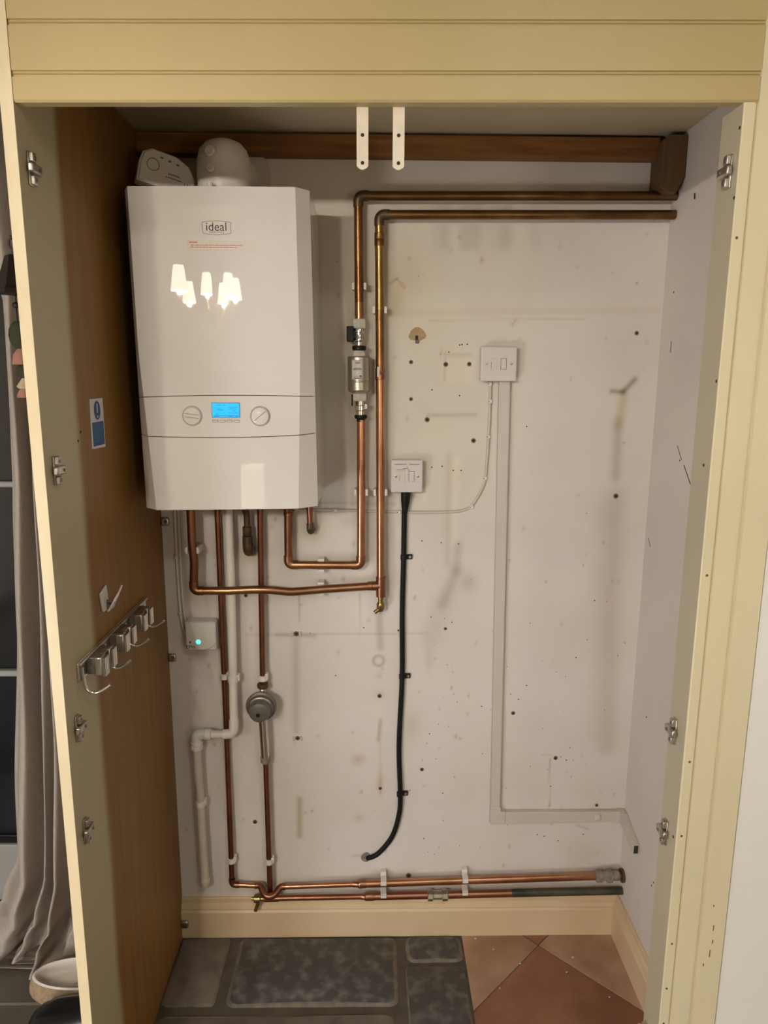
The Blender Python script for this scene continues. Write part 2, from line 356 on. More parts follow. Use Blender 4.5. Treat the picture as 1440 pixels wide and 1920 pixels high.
struct(MB().box(XR, XR+.15, -.60, .16, 0, 2.45).build('wall_right', M_side), 'white plaster side wall inside the cupboard')
# left end panel of the cupboard
lp = MB().box(XL-.018, XL, YF+.001, 0, 0, 2.5).build('wall_left', M_veneer)
struct(lp, 'brown wood veneer side panel with greenish painted front strip')
struct(MB().box(XL-.019, XL+.0005, YF-.001, YF+.0012, 0, 2.5).build('trim_1', M_edge, smooth=False), 'cream painted pine front edge of the left side panel')
struct(MB().box(XL, XR, YF+.02, .02, ZC, ZC+.02).build('ceiling_cupboard'.replace('_cupboard', ''), M_ceil, smooth=False), 'beige board ceiling of the cupboard')

def shear(o, k):    # the header is fixed slightly out of level
    for v in o.data.vertices: v.co.z += k*(v.co.x+o.location.x)
    return o
# header board with two beaded grooves; profile in (y, z)
yb = YF+.021
def groove(z): return [(YF, z-.0045), (YF+.0035, z-.0035), (YF+.0035, z-.0008), (YF+.0008, z), (YF+.0035, z+.0008), (YF+.0035, z+.0035), (YF, z+.0045)]
prof = [(yb, 1.9895), (YF+.003, 1.9895), (YF, 1.9925)]+groove(2.0285)+groove(2.0975)+[(YF, 2.5), (yb, 2.5)]
hd = MB().prism(prof, 0, XL+.0012, .5868).build('trim_2', M_cream_shaded, angle=20); shear(hd, .011); struct(hd, 'wide cream grooved header board above the opening')
# right stile: jamb block and grooved face frame; profile in (x, y)
def vg(x): return [(x-.004, YF), (x-.003, YF+.0035), (x-.0007, YF+.0035), (x, YF+.0008), (x+.0007, YF+.0035), (x+.003, YF+.0035), (x+.004, YF)]
st = MB().prism([(.5656,YF+.002),(.5676,YF),(.5830,YF),(.5850,YF+.004),(.5862,YF+.004),(.5862,-.56),(.5656,-.56)], 2, 0, 1.9955).build('trim_3', M_creamv, angle=20)
struct(st, 'narrow cream bead and greenish inner jamb on the right of the opening')
st.data.materials.append(M_olive)
for p in st.data.polygons:
    if abs(p.normal.x) > .9 and p.center.x < 0: p.material_index = 1
st2 = MB().prism([(.5868,YF+.004),(.5880,YF)]+vg(.627)+[(.675,YF),(.677,YF+.003),(.677,YF+.03),(.5868,YF+.03)], 2, 0, 2.5).build('trim_4', M_creamv, angle=20)
struct(st2, 'cream grooved door frame stile on the right')
struct(MB().box(.5868, XR, YF+.03, -.56, 0, 2.5).build('trim_5', M_olive), 'jamb block behind the right stile')
struct(MB().box(.6785, 2.3, YF+.004, YF+.15, 0, 2.5).build('wall_front', M_room), 'plain off-white wall right of the door frame')
# ledger and corner block
struct(MB().box(XL, .662, -.04, -.0005, 2.0765, 2.1215).build('trim_6', M_timber, bevel=.002), 'brown timber ledger under the cupboard ceiling')
struct(MB().prism([(.657,2.010),(.672,1.996),(.692,1.992),(.711,2.030),(.711,2.118),(.668,2.118),(.657,2.106)], 1, -.075, -.0005).build('trim_7', M_timber2, bevel=.002), 'dark timber block in the top right corner')

# skirting with moulded top; profile (depth, z)
sk = [(0,0),(.019,0),(.019,.081),(.017,.084),(.014,.086),(.016,.090),(.013,.100),(.008,.104),(.008,.118),(.006,.120),(0,.120)]
struct(MB().prism([(-d, z) for d, z in sk], 0, XL, XR).build('baseboard_back', M_base, angle=25))
struct(MB().prism([(XR-d, z+(.004 if z > .05 else 0)) for d, z in sk], 1, -.56, -.001).build('baseboard_right', M_base, angle=25))

# floors: grout bed, stone slabs, terracotta tiles, room tiles
fl = MB().box(-2.6, 2.3, -5.2, .30, -.05, -.0025).build('floor', M_grout, smooth=False); struct(fl, 'tiled floor')
def slab(poly, z, m, name, e=.004):
    n = len(poly); cx = sum(p[0] for p in poly)/n; cy = sum(p[1] for p in poly)/n
    def ins(d): return [(x+(cx-x)*d/max(.02, math.hypot(cx-x, cy-y)), y+(cy-y)*d/max(.02, math.hypot(cx-x, cy-y))) for x, y in poly]
    mb = MB(); a = ins(0); b = ins(e)
    vv = [(x, y, -.01) for x, y in a]+[(x, y, z-e*.6) for x, y in a]+[(x, y, z) for x, y in b]
    ff = [tuple(range(2*n, 3*n))]+[(i, (i+1) % n, (i+1) % n+n, i+n) for i in range(n)]+[(i+n, (i+1) % n+n, (i+1) % n+2*n, i+2*n) for i in range(n)]
    mb.add(vv, ff); o = mb.build(name, m, fl)
    if m in (M_slate, M_slate2):
        o.data.materials.append(M_slate_edge)
        for k, p in enumerate(o.data.polygons):
            if p.normal.z < .995: p.material_index = 1
    return o
def rpoly(x0, x1, y0, y1, r=.02, j=.003):
    pts = []
    for cx, cy, a0 in ((x1-r,y1-r,0),(x0+r,y1-r,90),(x0+r,y0+r,180),(x1-r,y0+r,270)):
        for k in range(4):
            a = math.radians(a0+30*k); pts.append((cx+r*math.cos(a)+rng.uniform(-j,j)*.4, cy+r*math.sin(a)+rng.uniform(-j,j)*.4))
    def sub(p, q): return [((p[0]*(4-k)+q[0]*k)/4+rng.uniform(-j,j)*.5, (p[1]*(4-k)+q[1]*k)/4+rng.uniform(-j,j)*.5) for k in (1,2,3)]
    out = []
    for i, p in enumerate(pts):
        out.append(p)
        q = pts[(i+1) % len(pts)]
        if math.hypot(p[0]-q[0], p[1]-q[1]) > .04: out += sub(p, q)
    return out
slab(rpoly(-.535,-.398,-.245,-.020,.012), .004, M_slate2, 'stone_slab', .008)
slab(rpoly(-.372,.074,-.250,-.020,.022), .004, M_slate, 'stone_slab', .012)
slab(rpoly(.100,.256,-.112,-.020,.02), .004, M_slate, 'stone_slab', .009)
slab(rpoly(.094,.256,-.60,-.126,.012), .004, M_slate, 'stone_slab', .008)
slab(rpoly(-.535,.060,-.60,-.272,.02), .004, M_slate2, 'stone_slab', .012)
# terracotta laid on the diagonal: square grid rotated 45 deg through (.475,-.055)
def tsq(i, j, m):
    s_ = .33; g = .0015; c0 = Vector((.475, -.055)); u = Vector((1,-1)).normalized(); v = Vector((-1,-1)).normalized()
    P = [c0+u*(i*s_+a)+v*(j*s_+b) for a, b in ((g,g),(s_-g,g),(s_-g,s_-g),(g,s_-g))]
    def clip(poly, f):
        out = []
        for k in range(len(poly)):
            a, b = poly[k], poly[(k+1) % len(poly)]; fa, fb = f(a), f(b)
            if fa >= 0: out.append(a)
            if fa*fb < 0: out.append(a+(b-a)*(fa/(fa-fb)))
        return out
    for f in (lambda p: p[0]-.262, lambda p: XR-.018-p[0], lambda p: -.018-p[1], lambda p: p[1]+.60):
        if len(P): P = clip(P, f)
    if len(P) > 2: slab([(p[0], p[1]) for p in P], 0.0, m, 'terracotta_tile', .0012)
for i in range(-2, 3):
    for j in range(-2, 3):
        tsq(i, j, M_terra2 if (i, j) in ((0,0),(-1,-1)) else M_terra1)
for i in range(9):
    for j in range(10):
        x0 = -2.6+i*.55; y1 = .30-.53-(j-1)*.55
        if j > 0 and y1 < -.6: slab([(x0+.005,y1-.545),(x0+.545,y1-.545),(x0+.545,y1-.005),(x0+.005,y1-.005)], 0, M_ftile, 'floor_tile', .002)
for x0, x1 in ((-2.05,-1.255),(-1.25,-.558)):
    for y0, y1 in ((-.60,-.237),(-.231,.29)):
        slab([(x0+.004,y0),(x1,y0),(x1,y1),(x0+.004,y1)], 0, M_ftile, 'floor_tile', .002)
slab([(-1.3,-.236),(-.557,-.236),(-.557,-.232),(-1.3,-.232)], -.001, M_pgrout, 'grout_line', .0005)

# room shell behind the camera
struct(MB().box(-2.7, 2.4, -5.35, -5.2, 0, 2.5).build('wall_far', M_roomd))
struct(MB().box(-2.75, -2.6, -5.2, .45, 0, 2.5).build('wall_left_room'.replace('_room', ''), M_roomd))
struct(MB().box(2.3, 2.45, -5.2, YF+.15, 0, 2.5).build('wall_right', M_roomd))
struct(MB().box(-2.7, 2.4, -5.3, .45, 2.5, 2.6).build('ceiling', M_roomd))
struct(MB().box(-.519-.0365, XR+.16, .012, .10, 0, 2.5).build('wall_back', M_room))
struct(MB().box(-2.6, -1.9, .10, .2, 0, 2.5).box(-1.9, -.5555, .10, .2, 2.2, 2.5).build('wall_back', M_room))
# glazed door behind the curtain
dr = MB().box(-1.9,-1.80,.10,.16,.03,2.2).box(-.66,-.5557,.10,.16,.03,2.2).box(-1.8,-.66,.10,.16,2.1,2.2).box(-1.8,-.66,.10,.16,.030,.215).box(-1.8,-.66,.105,.15,1.281,1.297).box(-1.8,-.66,.105,.15,.741,.759).build('door_1', M_frame, bevel=.004)
struct(dr, 'grey framed glazed door with dark panes behind the curtain')
MB().box(-1.8,-.66,.11,.112,.215,.232).build('glazing_bead', M_rubber, dr)
for z0, z1 in ((.232,.741),(.759,1.281),(1.297,2.1)): MB().box(-1.8,-.66,.122,.13,z0,z1).build('pane', M_glass, dr)
MB().box(-1.9,-.5557,.09,.17,0,.030).build('threshold', M_rubber, dr)

# ------------------------------------------------------------------ chandelier and added lamps (behind the camera)
ch = thing('chandelier', 'brass chandelier with six glowing cone shades behind the viewer', 'chandelier', (-.96,-2.95,1.85))
MB().cyl((-.90,-2.95,1.9),(-.90,-2.95,2.5),.008).ball((-.90,-2.95,1.93),.04).build('stem', M_brass, ch)
MB().lathe([(.06,0),(.06,.01),(.02,.03)], (-.90,-2.95,2.5), (0,0,-1)).build('ceiling_rose', M_brass, ch)
for x, y, z in [(-1.05,-2.50,2.045),(-1.17,-3.18,2.045),(-.985,-3.10,2.085),(-.785,-3.05,2.075),(-.765,-3.28,2.075),(-.885,-3.34,2.055)]:
    a = Vector((-.90,-2.95,1.93)); b_ = Vector((x, y, z-.11)); mid = (a+b_)/2; mid.z -= .07
    arm = MB().tube([a, mid, b_, (x, y, z-.05)], .006, .06, 10).build('arm', M_brass, ch)
    MB().cyl((x,y,z-.1),(x,y,z-.02),.010).build('candle_sleeve', M_foam, arm)
    MB().ball((x,y,z-.064),.018).build('bulb', M_bulb, arm)
    MB().lathe([(.060,0),(.036,.122),(.034,.122),(.058,0)], (x,y,z-.06)).build('lamp_shade', M_shade, ch)
def fill_floor_lamp(x, y, label, sm):
    t = thing('fill_floor_lamp', label, 'lamp', (x, y, 0))
    MB().lathe([(.15,0),(.15,.015),(.02,.03)], (x,y,0)).build('base', M_brass, t)
    MB().cyl((x,y,.02),(x,y,1.35),.011).build('pole', M_brass, t)
    MB().lathe([(.21,0),(.15,.27)], (x,y,1.18)).build('lamp_shade', sm, t)
pl = thing('fill_lantern', 'added round glowing lantern on the floor left of the viewer, a low fill light', 'lamp', (-1.55,-2.25,0))  # unseen lantern added to brighten the lower parts
MB().lathe([(.14,0),(.14,.012),(.02,.02),(.02,.20)], (-1.55,-2.25,0)).build('base', M_brass, pl)
MB().lathe([(.10,0),(.19,.06),(.235,.16),(.25,.29),(.235,.42),(.19,.52),(.10,.58)], (-1.55,-2.25,.19)).build('lamp_shade', M_shade2, pl)
fill_floor_lamp(1.15,-2.7, 'added floor lamp with dim glowing shade right of the viewer, a fill light', M_shade4)  # unseen lamp added as weak fill from the right
for x, y, lb in ((.55,-2.0,'right'),):
    t = thing('fill_ceiling_light', 'added round ceiling light above the viewer, a fill light', 'light', (x, y, 2.46))  # unseen light added as fill from above
    MB().lathe([(.17,0),(.18,.02),(.18,.04)], (x,y,2.46)).build('light_body', M_foam, t)
    MB().lathe([(.05,0),(.15,.012),(.15,.014)], (x,y,2.447)).build('diffuser', M_spot, t)
tl = thing('added_table_lamp', 'made-up table lamp with drum shade for the bright patch reflected in the boiler', 'lamp', (-.62,-3.0,.72))  # invented lamp that makes the bright patch in the boiler front
MB().lathe([(.06,0),(.06,.01),(.012,.02),(.012,.10)], (-.62,-3.0,.72)).build('base', M_brass, tl)
MB().lathe([(.11,0),(.10,.24)], (-.62,-3.0,.80)).build('lamp_shade', M_shade3, tl)
tb = thing('added_side_table', 'made-up dark side table carrying the reflected table lamp', 'table', (-.62,-3.0,0))  # invented support for the added lamp
MB().box(-.87,-.37,-3.2,-2.8,.69,.72).build('table_top', M_timber2, tb, bevel=.004)
for a in (-.85,-.39):
    for b_ in (-3.18,-2.82): MB().box(a-.015,a+.015,b_-.015,b_+.015,0,.69).build('leg', M_timber2, tb)

# ------------------------------------------------------------------ boiler
TL, TR, BL, BRc = (-.504,1.953), (-.128,1.955), (-.497,1.2925), (-.119,1.2975)
def bq(u, v):   # outline of the casing, u across, v up
    x = (TL[0]*(1-u)+TR[0]*u)*v+(BL[0]*(1-u)+BRc[0]*u)*(1-v)
    z = (TL[1]*(1-u)+TR[1]*u)*v+(BL[1]*(1-u)+BRc[1]*u)*(1-v)
    return x, z
bo = thing('boiler', 'white glossy wall-hung combi boiler with blue display', 'boiler', (-.31,-.14,1.2925))
pts = []
for (u, v) in ((0,0),(1,0),(0,1),(1,1)): pts.append(bq(u, v))
(x0,z0),(x1,z1),(x2,z2),(x3,z3) = pts
MB().hexa([(x0,-.236,z0),(x1,-.236,z1),(x1,-.003,z1),(x0,-.003,z0),(x2,-.236,z2),(x3,-.236,z3),(x3,-.003,z3),(x2,-.003,z2)]).build('casing', M_gloss, bo, bevel=.003)
def front(u, v):
    fl_ = .040+max(0, .5-v)*.080*1.0; fr = .070+max(0, .5-v)*.07
    x, z = bq(u, v)
    if u < fl_: y = -.270+.030*(1-u/fl_)
    elif u > 1-fr: y = -.270+.030*((u-1+fr)/fr)
    else: y = -.270-.003*math.sin(PI*(u-fl_)/(1-fl_-fr))
    return (x, y, z)
def panel(name, v0f, v1f):
    us = [0,.01,.02,.03]+[None]
    n = 60; vv = []; nv = 26
    for j in range(nv+1):
        for i in range(n+1):
            v = v0f(i/n)*(1-j/nv)+v1f(i/n)*j/nv
            fl_ = .040+max(0, .5-v)*.080; fr = .070+max(0, .5-v)*.07
            t = i/n                                     # keep grid lines on the two creases
            u = t/.1*fl_ if t < .1 else (1-fr+(t-.9)/.1*fr if t > .9 else fl_+(t-.1)/.8*(1-fl_-fr))
            vv.append(front(u, v))
    ff = [(j*(n+1)+i, j*(n+1)+i+1, (j+1)*(n+1)+i+1, (j+1)*(n+1)+i) for j in range(nv) for i in range(n)]
    return MB().add(vv, ff).build(name, M_gloss, bo, angle=9)
H_ = 1.953-1.2925
vt = lambda t: (1.5335-1.2925)/H_+.0065*(1-(2*t-1)**2)
vb = lambda t: (1.4545-1.2925)/H_-.0085*(1-(2*t-1)**2)
e_ = .0013
panel('upper_cover', lambda t: vt(t)+e_, lambda t: .997)
panel('control_panel', lambda t: vb(t)+e_, lambda t: vt(t)-e_)
panel('lower_cover', lambda t: .0, lambda t: vb(t)-e_)
# dark shadow gap behind the seams and along the top
def inner(u, v): x, y, z = front(u, v); return (x, y+.004, z)
MB().grid(lambda a, b_: inner(.012+a*.976, .02+b_*.96), 60, 30).build('inner_frame', M_gseam, bo)
YB = -.2735
dsp = MB().box(-.3375,-.2785,YB-.0008,YB+.002,1.4935,1.5245).build('display', M_gseam, bo)
MB().box(-.3365,-.2795,YB-.0014,YB,1.4945,1.5235).build('screen', M_blue_em, dsp)
mb = MB()
for x, z, l in ((-.327,1.519,.010),(-.313,1.519,.003),(-.325,1.512,.008),(-.326,1.509,.012),(-.303,1.515,.020),(-.301,1.511,.016),(-.294,1.507,.006),(-.303,1.503,.021),(-.329,1.501,.005),(-.334,1.4975,.052),(-.333,1.4958,.010),(-.303,1.4958,.009),(-.288,1.4958,.007)):
    mb.box(x, x+l, YB-.0017, YB-.001, z, z+.0008)
mb.build('screen_text', M_dblue, dsp, smooth=False)
def knob(x, ang, nm):
    k = MB().lathe([(.0212,0),(.0212,.0012),(.0205,.0012)], (x,YB+.001,1.4965), (0,-1,0), 40).build('knob_recess', M_lgrey, bo)
    b2 = MB().lathe([(.0200,0),(.0200,.0035),(.0188,.0042)], (x,YB+.001,1.4965), (0,-1,0), 40).build('control_knob', M_gloss, bo)
    MB().tube([(x+.0185*math.cos(a), YB-.0036, 1.4965+.0185*math.sin(a)) for a in np.linspace(0, 2*PI, 40)], .0005, n=6, caps=False).build('knob_ring', M_lgrey, b2)
    c, s_ = math.cos(ang), math.sin(ang)
    for o_ in ((-.0035, .0035) if nm else (0.0,)):
        ln = .0150 if nm else .0165
        p = Vector((x-o_*s_, YB-.0036, 1.4965+o_*c)); d = Vector((c*ln, 0, s_*ln))
        MB().tube([p-d, p+d], .0006, n=6).build('knob_groove', M_lgrey, b2)
knob(-.3795, math.radians(-7), True); knob(-.2365, math.radians(40), False)
for k in range(4):
    x = -.3375+k*.0152
    b3 = MB().box(x,x+.0125,YB-.0006,YB+.001,1.4835,1.4885).build('button', M_lgrey, bo, bevel=.0006)
    MB().box(x+.001,x+.0115,YB-.0015,YB,1.4842,1.4872).build('button_face', M_gloss, b3, bevel=.0004)
MB().tube([(-.3830+.003*math.cos(a), YB+.0022, 1.5225+.003*math.sin(a)) for a in np.linspace(0, 4.5, 12)], .0006, n=6).build('tap_symbol', M_lgrey, bo)
MB().box(-.2460,-.2415,YB+.0015,YB+.003,1.5205,1.5250).build('radiator_symbol', M_lgrey, bo)
YB = -.2728
lx, lz = -.3135, 1.8735
ar = []
for k in range(41):
    t = k/40; 
for seg_ in (lambda t: (lx-.0290+.058*t, lz+.0105+.0028*(1-(2*t-1)**2)), lambda t: (lx+.0290-.001*t, lz+.0105-.021*t), lambda t: (lx+.0280-.056*t, lz-.0105-.0030*(1-(2*t-1)**2)), lambda t: (lx-.0280-.001*t, lz-.0105+.021*t)):
    for k in range(12): x, z = seg_(k/12); ar.append((x, YB, z))
ar.append(ar[0])
lg = MB().tube(ar, .0005, n=6, caps=False).build('badge_outline', M_grey, bo)
text('ideal', .0235, lx-.0005, lz+.0015, YB, 'badge_text', M_ink, lg)
text('HEATING', .0062, lx, lz-.0085, YB, 'badge_text', M_grey, lg, sx=1.15)
sk_ = MB().box(-.3740,-.2370,YB-.0003,YB+.002,1.8300,1.8490).build('warning_sticker', M_sticker, bo)
mb = MB(); mb.box(-.3700,-.3530,YB-.0008,YB,1.8445,1.8463)
for z, x_end in ((1.8395,-.262),(1.8355,-.273)):
    x = -.3670
    while x < x_end: l = rng.uniform(.002,.007); mb.box(x, min(x+l, x_end), YB-.0008, YB, z, z+.0013); x += l+.0012
mb.build('sticker_text', M_red, sk_, smooth=False)
MB().box(-.495,-.13,-.232,-.02,1.296,1.302).build('bottom_plate', M_wplast, bo)
# flue elbow on top
FX, FY = -.318, -.15
fe = thing('flue_elbow', 'white rounded flue elbow on top of the boiler', 'flue', (FX,FY,1.957))
MB().lathe([(.068,0),(.068,.004),(.060,.008),(.0565,.010),(.0575,.052),(.0560,.075),(.0500,.095),(.0385,.108),(.022,.115),(0,.1175)], (FX,FY,1.957), n=44).build('elbow_body', M_wplast, fe, angle=50)
MB().cyl((FX,FY,2.010),(FX,-.004,2.030),.052,n=40).lathe([(.054,0),(.054,.02)], (FX,-.08,2.022), (0,1,0), 40).build('flue_pipe', M_wplast, fe)
MB().lathe([(.052,0),(.078,.003),(.080,.012),(.080,.016)], (FX,-.0165,2.036), (0,1,0), 44).build('wall_collar', M_wplast2, fe)
for z, r in ((2.036,.0115),(2.003,.0095)):
    c_ = MB().lathe([(r,0),(r,.006),(r-.002,.008)], (FX-.016,FY-.053,z), (-.28,-1,.12), 24).build('test_cap', M_wplast, fe, bevel=.0008)
    MB().lathe([(r+.0015,0),(r+.0015,.002)], (FX-.0155,FY-.0525,z), (-.28,-1,.12), 24).build('cap_rim', M_wplast2, c_)
MB().tube([(FX-.068,FY-.02,1.962),(FX-.03,FY-.066,1.962),(FX+.02,FY-.069,1.962)], .003, .03).cyl((FX-.016,FY-.072,1.957),(FX-.016,FY-.072,1.971),.006).build('turret_clamp', M_wplast, fe)
# alarm leaning beside it
al = thing('carbon_monoxide_alarm', 'white rounded carbon monoxide alarm lying on top of the boiler', 'alarm', (-.434,-.16,1.957))
def aface(s_): return [(-.062*s_,-.034*s_),(.050*s_,-.034*s_),(.060*s_,-.018*s_),(.058*s_,.004*s_),(.040*s_,.028*s_),(.010*s_,.040*s_),(-.040*s_,.040*s_),(-.058*s_,.028*s_),(-.062*s_,.010*s_)]
ab = MB().prism(aface(.94), 1, -.004, .0).prism(aface(1), 1, 0, .030).build('alarm_body', M_wplast, al, bevel=.004, seg=3)
mb = MB().tube([(-.034+.0125*math.cos(a), -.0045, .006+.0125*math.sin(a)) for a in np.linspace(0, 2*PI, 30)], .0007, n=6, caps=False)
for k in range(3): mb.box(-.022+k*.017, -.016+k*.017, -.0055, -.004, .024-k*.002, .027-k*.002)
mb.box(-.006,.028,-.0055,-.004,-.0105,-.0092)
for k in range(6): mb.box(-.001+k*.004, .0015+k*.004, -.0055, -.004, -.004, -.001)
for k in range(3): mb.box(.034+k*.006, .0352+k*.006, -.0055, -.004, -.026, -.010)
am = mb.build('alarm_markings', M_grey, al)
rot = Matrix.Translation((0,0,.046)) @ Matrix.Rotation(math.radians(14), 4, 'Y') @ Matrix.Rotation(math.radians(24), 4, 'Z') @ Matrix.Rotation(math.radians(-12), 4, 'X')
for o in (ab, am):
    for v in o.data.vertices: v.co = rot @ (v.co+al.location)

# ------------------------------------------------------------------ copper pipework
R22, R15 = .0106, .0077
def run(pts, r, m, parent, name='pipe', fillet=.02): return MB().tube(pts, r, fillet, 22).build(name, m, parent, angle=60)
def elbow(corner, a, b, r, m, parent, leg=.024):
    c = Vector(corner); A = (Vector(a)-c).normalized(); B = (Vector(b)-c).normalized()
    return MB().tube([c+A*leg, c, c+B*leg], r+.0014, r*1.7, 22).build('elbow', m, parent, angle=60)
def sleeve(p, d, r, m, parent, name='coupling', L=.02):
    p = Vector(p); d = Vector(d).normalized()
    return MB().lathe([(r,0),(r+.0015,.001),(r+.0015,L*.45),(r+.0008,L*.5),(r+.0015,L*.55),(r+.0015,L-.001),(r,L)], p-d*L/2, d, 24).build(name, m, parent)
def nut(p, d, r, L, m, parent, name='nut', n=6, bev=.0012):
    p = Vector(p); d = Vector(d).normalized()
    return MB().lathe([(r*.88,0),(r,.15*L),(r,.85*L),(r*.88,L)], p, d, n).build(name, m, parent, smooth=False)
yP = -.034
t = thing('copper_pipe', 'upper tarnished copper pipe running from the right wall down to the filter', 'pipe', (-.031,yP,1.70), 'copper heating pipes')
c = (-.032,yP,1.9905)
run([(-.0300,yP,1.700),(-.0303,yP,1.752)], R22, M_cu, t); run([(-.0303,yP,1.752),(-.0318,yP,1.968)], R22, M_cud2, t); run([(-.010,yP,1.9905),(.711,yP,1.997)], R22, M_cud, t)
elbow(c, (-.0308,yP,1.7), (.7,yP,1.997), R22, M_bronze, t)
t2 = thing('copper_pipe', 'copper riser from the right wall down to the drain cock, with long crossing branch', 'pipe', (.025,yP,1.0), 'copper heating pipes')
c = (.0170,yP,1.9495)
run([(.0172,yP,1.930),(.0190,yP,1.735)], R22, M_cud3, t2); run([(.0190,yP,1.735),(.0205,yP,1.600)], R22, M_cud2, t2); run([(.0205,yP,1.600),(.0245,yP,1.035)], R22, M_cu, t2); run([(.035,yP,1.9495),(.711,yP,1.9555)], R22, M_cud, t2)
elbow(c, (.0172,yP,1.7), (.7,yP,1.955), R22, M_bronze, t2); sleeve((.0176,yP,1.895), (0,0,1), R22, M_cud, t2, L=.03); sleeve((.0207,yP,1.585), (0,0,1), R22, M_cub, t2, L=.028)
MB().box(.0130,.0200,yP-.0118,yP-.0100,1.578,1.602).build('solder_mark', M_label, t2, bevel=.001)
y3 = -.056
P3 = [(-.4475,y3,1.2915),(-.4475,y3,1.175),(-.4445,y3,1.115),(-.4490,y3,1.0445)]
run(P3[:3]+[(-.4480,y3,1.068)], R22, M_cub, t2, fillet=.05)
elbow((-.4485,y3,1.0440), (-.4475,y3,1.1), (-.3,y3,1.0435), R22, M_cum, t2)
run([(-.428,y3,1.0440),(-.36,y3,1.0440),(-.30,y3-.002,1.0475),(-.262,y3-.002,1.0475),(-.205,y3+.004,1.0395),(-.11,yP-.006,1.0440),(.005,yP,1.0500)], R22, M_cum, t2, fillet=.12)
MB().cyl((.0245,yP,1.0220),(.0245,yP,1.0750),R22+.0018).cyl((.0245,yP,1.0505),(.0020,yP,1.0500),R22+.0016).build('tee', M_cub, t2)
sleeve((-.004,yP,1.0498), (1,0,0), R22, M_cum, t2, L=.012)
dc = MB().cyl((.0245,yP,1.024),(.0245,yP,1.003),.0075).lathe([(.0085,0),(.0105,.004),(.0105,.016),(.006,.024)], (.0240,yP,1.006), (0,0,-1), 16).cyl((.022,yP-.002,.990),(.0085,yP-.006,.980),.0058,.005,16).build('drain_cock', M_brass, t2)
MB().box(.020,.0235,yP-.0135,yP-.009,.985,1.0).build('drain_key', M_bronze, dc, bevel=.001)
t = thing('copper_pipe', 'bright copper U-loop pipe from the filter round to the boiler underside', 'pipe', (-.12,yP,1.10), 'copper heating pipes')
run([(-.0255,yP,1.474),(-.0265,yP,1.128)], R22, M_cu, t); run([(-.050,yP,1.1055),(-.188,yP,1.1060)], R22, M_cum, t); run([(-.2105,yP,1.128),(-.2085,yP,1.2915)], R22, M_cub, t)
elbow((-.0268,yP,1.1055), (-.0265,yP,1.3), (-.2,yP,1.1055), R22, M_cum, t); elbow((-.2110,yP,1.1060), (-.2105,yP,1.3), (0,yP,1.1055), R22, M_cum, t)
sleeve((-.2087,yP,1.243), (0,0,1), R22, M_cub, t, L=.02)
# 15 mm pipe down the left and along the skirting
yb_ = -.030
t = thing('copper_pipe', 'thin copper pipe down the left of the wall, then right above the skirting', 'pipe', (-.388,-.02,.16), 'copper heating pipes')
run([(-.391,-.0125,1.2915),(-.3895,-.0125,.64),(-.3880,-.024,.20)], R15, M_cub, t); elbow((-.3880,-.0245,.1765), (-.388,-.024,.3), (-.3,-.028,.1765), R15, M_cub, t, .02)
run([(-.370,-.0250,.1765),(-.318,-.028,.1755)], R15, M_cu, t)
MB().tube([(-.324,-.028,.1755),(-.310,-.028,.1775),(-.293,-.052,.160),(-.270,-.052,.160),(-.252,-.030,.1735),(-.238,-.030,.1735)], R15+.0012, .02, 20).build('crossover_bend', M_cub, t, angle=60)
run([(-.240,yb_,.1735),(-.035,yb_,.1800)], R15, M_cu, t); run([(-.024,yb_,.1803),(.640,yb_,.2000)], R22, M_cu, t)
MB().lathe([(.0085,0),(.0090,.012),(.0115,.016),(.0125,.018),(.0125,.024),(.0115,.028),(.0118,.038)], (-.050,yb_,.1797), (1,0,.03), 24).build('reducing_coupling', M_cum, t)
MB().lathe([(.012,0),(.0165,.003),(.0165,.018),(.013,.020),(.013,.030),(.018,.033),(.018,.046),(.012,.048),(.0135,.054),(.0135,.066)], (.632,yb_,.1995), (1,0,.02), 14).build('compression_fitting', M_limed, t)
MB().lathe([(.019,0),(.019,.007)], (.7045,yb_,.2010), (1,0,0), 20).build('wall_flange', M_bronze, t)
MB().cyl((.690,yb_,.2005),(.7115,yb_,.2010),.0095).build('pipe', M_cub, t)
# centre gas pipe upper
t = thing('copper_pipe', 'thin copper pipe from the boiler down to the grey regulator', 'pipe', (-.284,yb_,.78), 'copper heating pipes')
run([(-.2795,yb_,1.2915),(-.2855,yb_,.779)], R15, M_cub, t)
MB().lathe([(.010,0),(.0145,.003),(.0155,.008),(.0145,.013),(.009,.016)], (-.2858,yb_,.768), (0,0,1), 20).build('union_nut', M_bronze, t)
rg = thing('pressure_regulator', 'round grey metal regulator on the thin centre pipe with chrome tube below', 'regulator', (-.286,-.05,.55))
MB().cyl((-.2858,yb_,.775),(-.2860,-.040,.752),.0075).build('inlet_neck', M_nickel, rg)
RC = (-.288,-.044,.7275)
MB().lathe([(.010,-.02),(.020,-.010),(.034,0),(.0395,.003),(.0405,.008),(.0395,.011),(.034,.0125),(.0325,.020)], RC, (0,-1,0), 48).build('rim', M_dsteel, rg)
dm = MB().lathe([(.0325,0),(.0300,.0035),(.0275,.004),(.0270,.022),(.0250,.0265),(.018,.0285),(0,.029)], (RC[0],-.064,RC[2]-.001), (0,-1,0), 48).build('dome', M_dsteel, rg)
MB().tube([(RC[0]+.0295*math.cos(a), -.0655, RC[2]+.0295*math.sin(a)) for a in np.linspace(.5, 2.6, 16)], .0022, n=8).build('arc_label', M_nickel, dm)
MB().lathe([(.0052,0),(.0052,.0012),(.0030,.0014)], (-.2905,-.0925,.722), (0,-1,0), 20).build('port', M_black, dm)
MB().tube([(-.2870,-.040,.696),(-.2840,-.036,.575)], .0115, n=20).build('chrome_tube', M_chrome, rg)
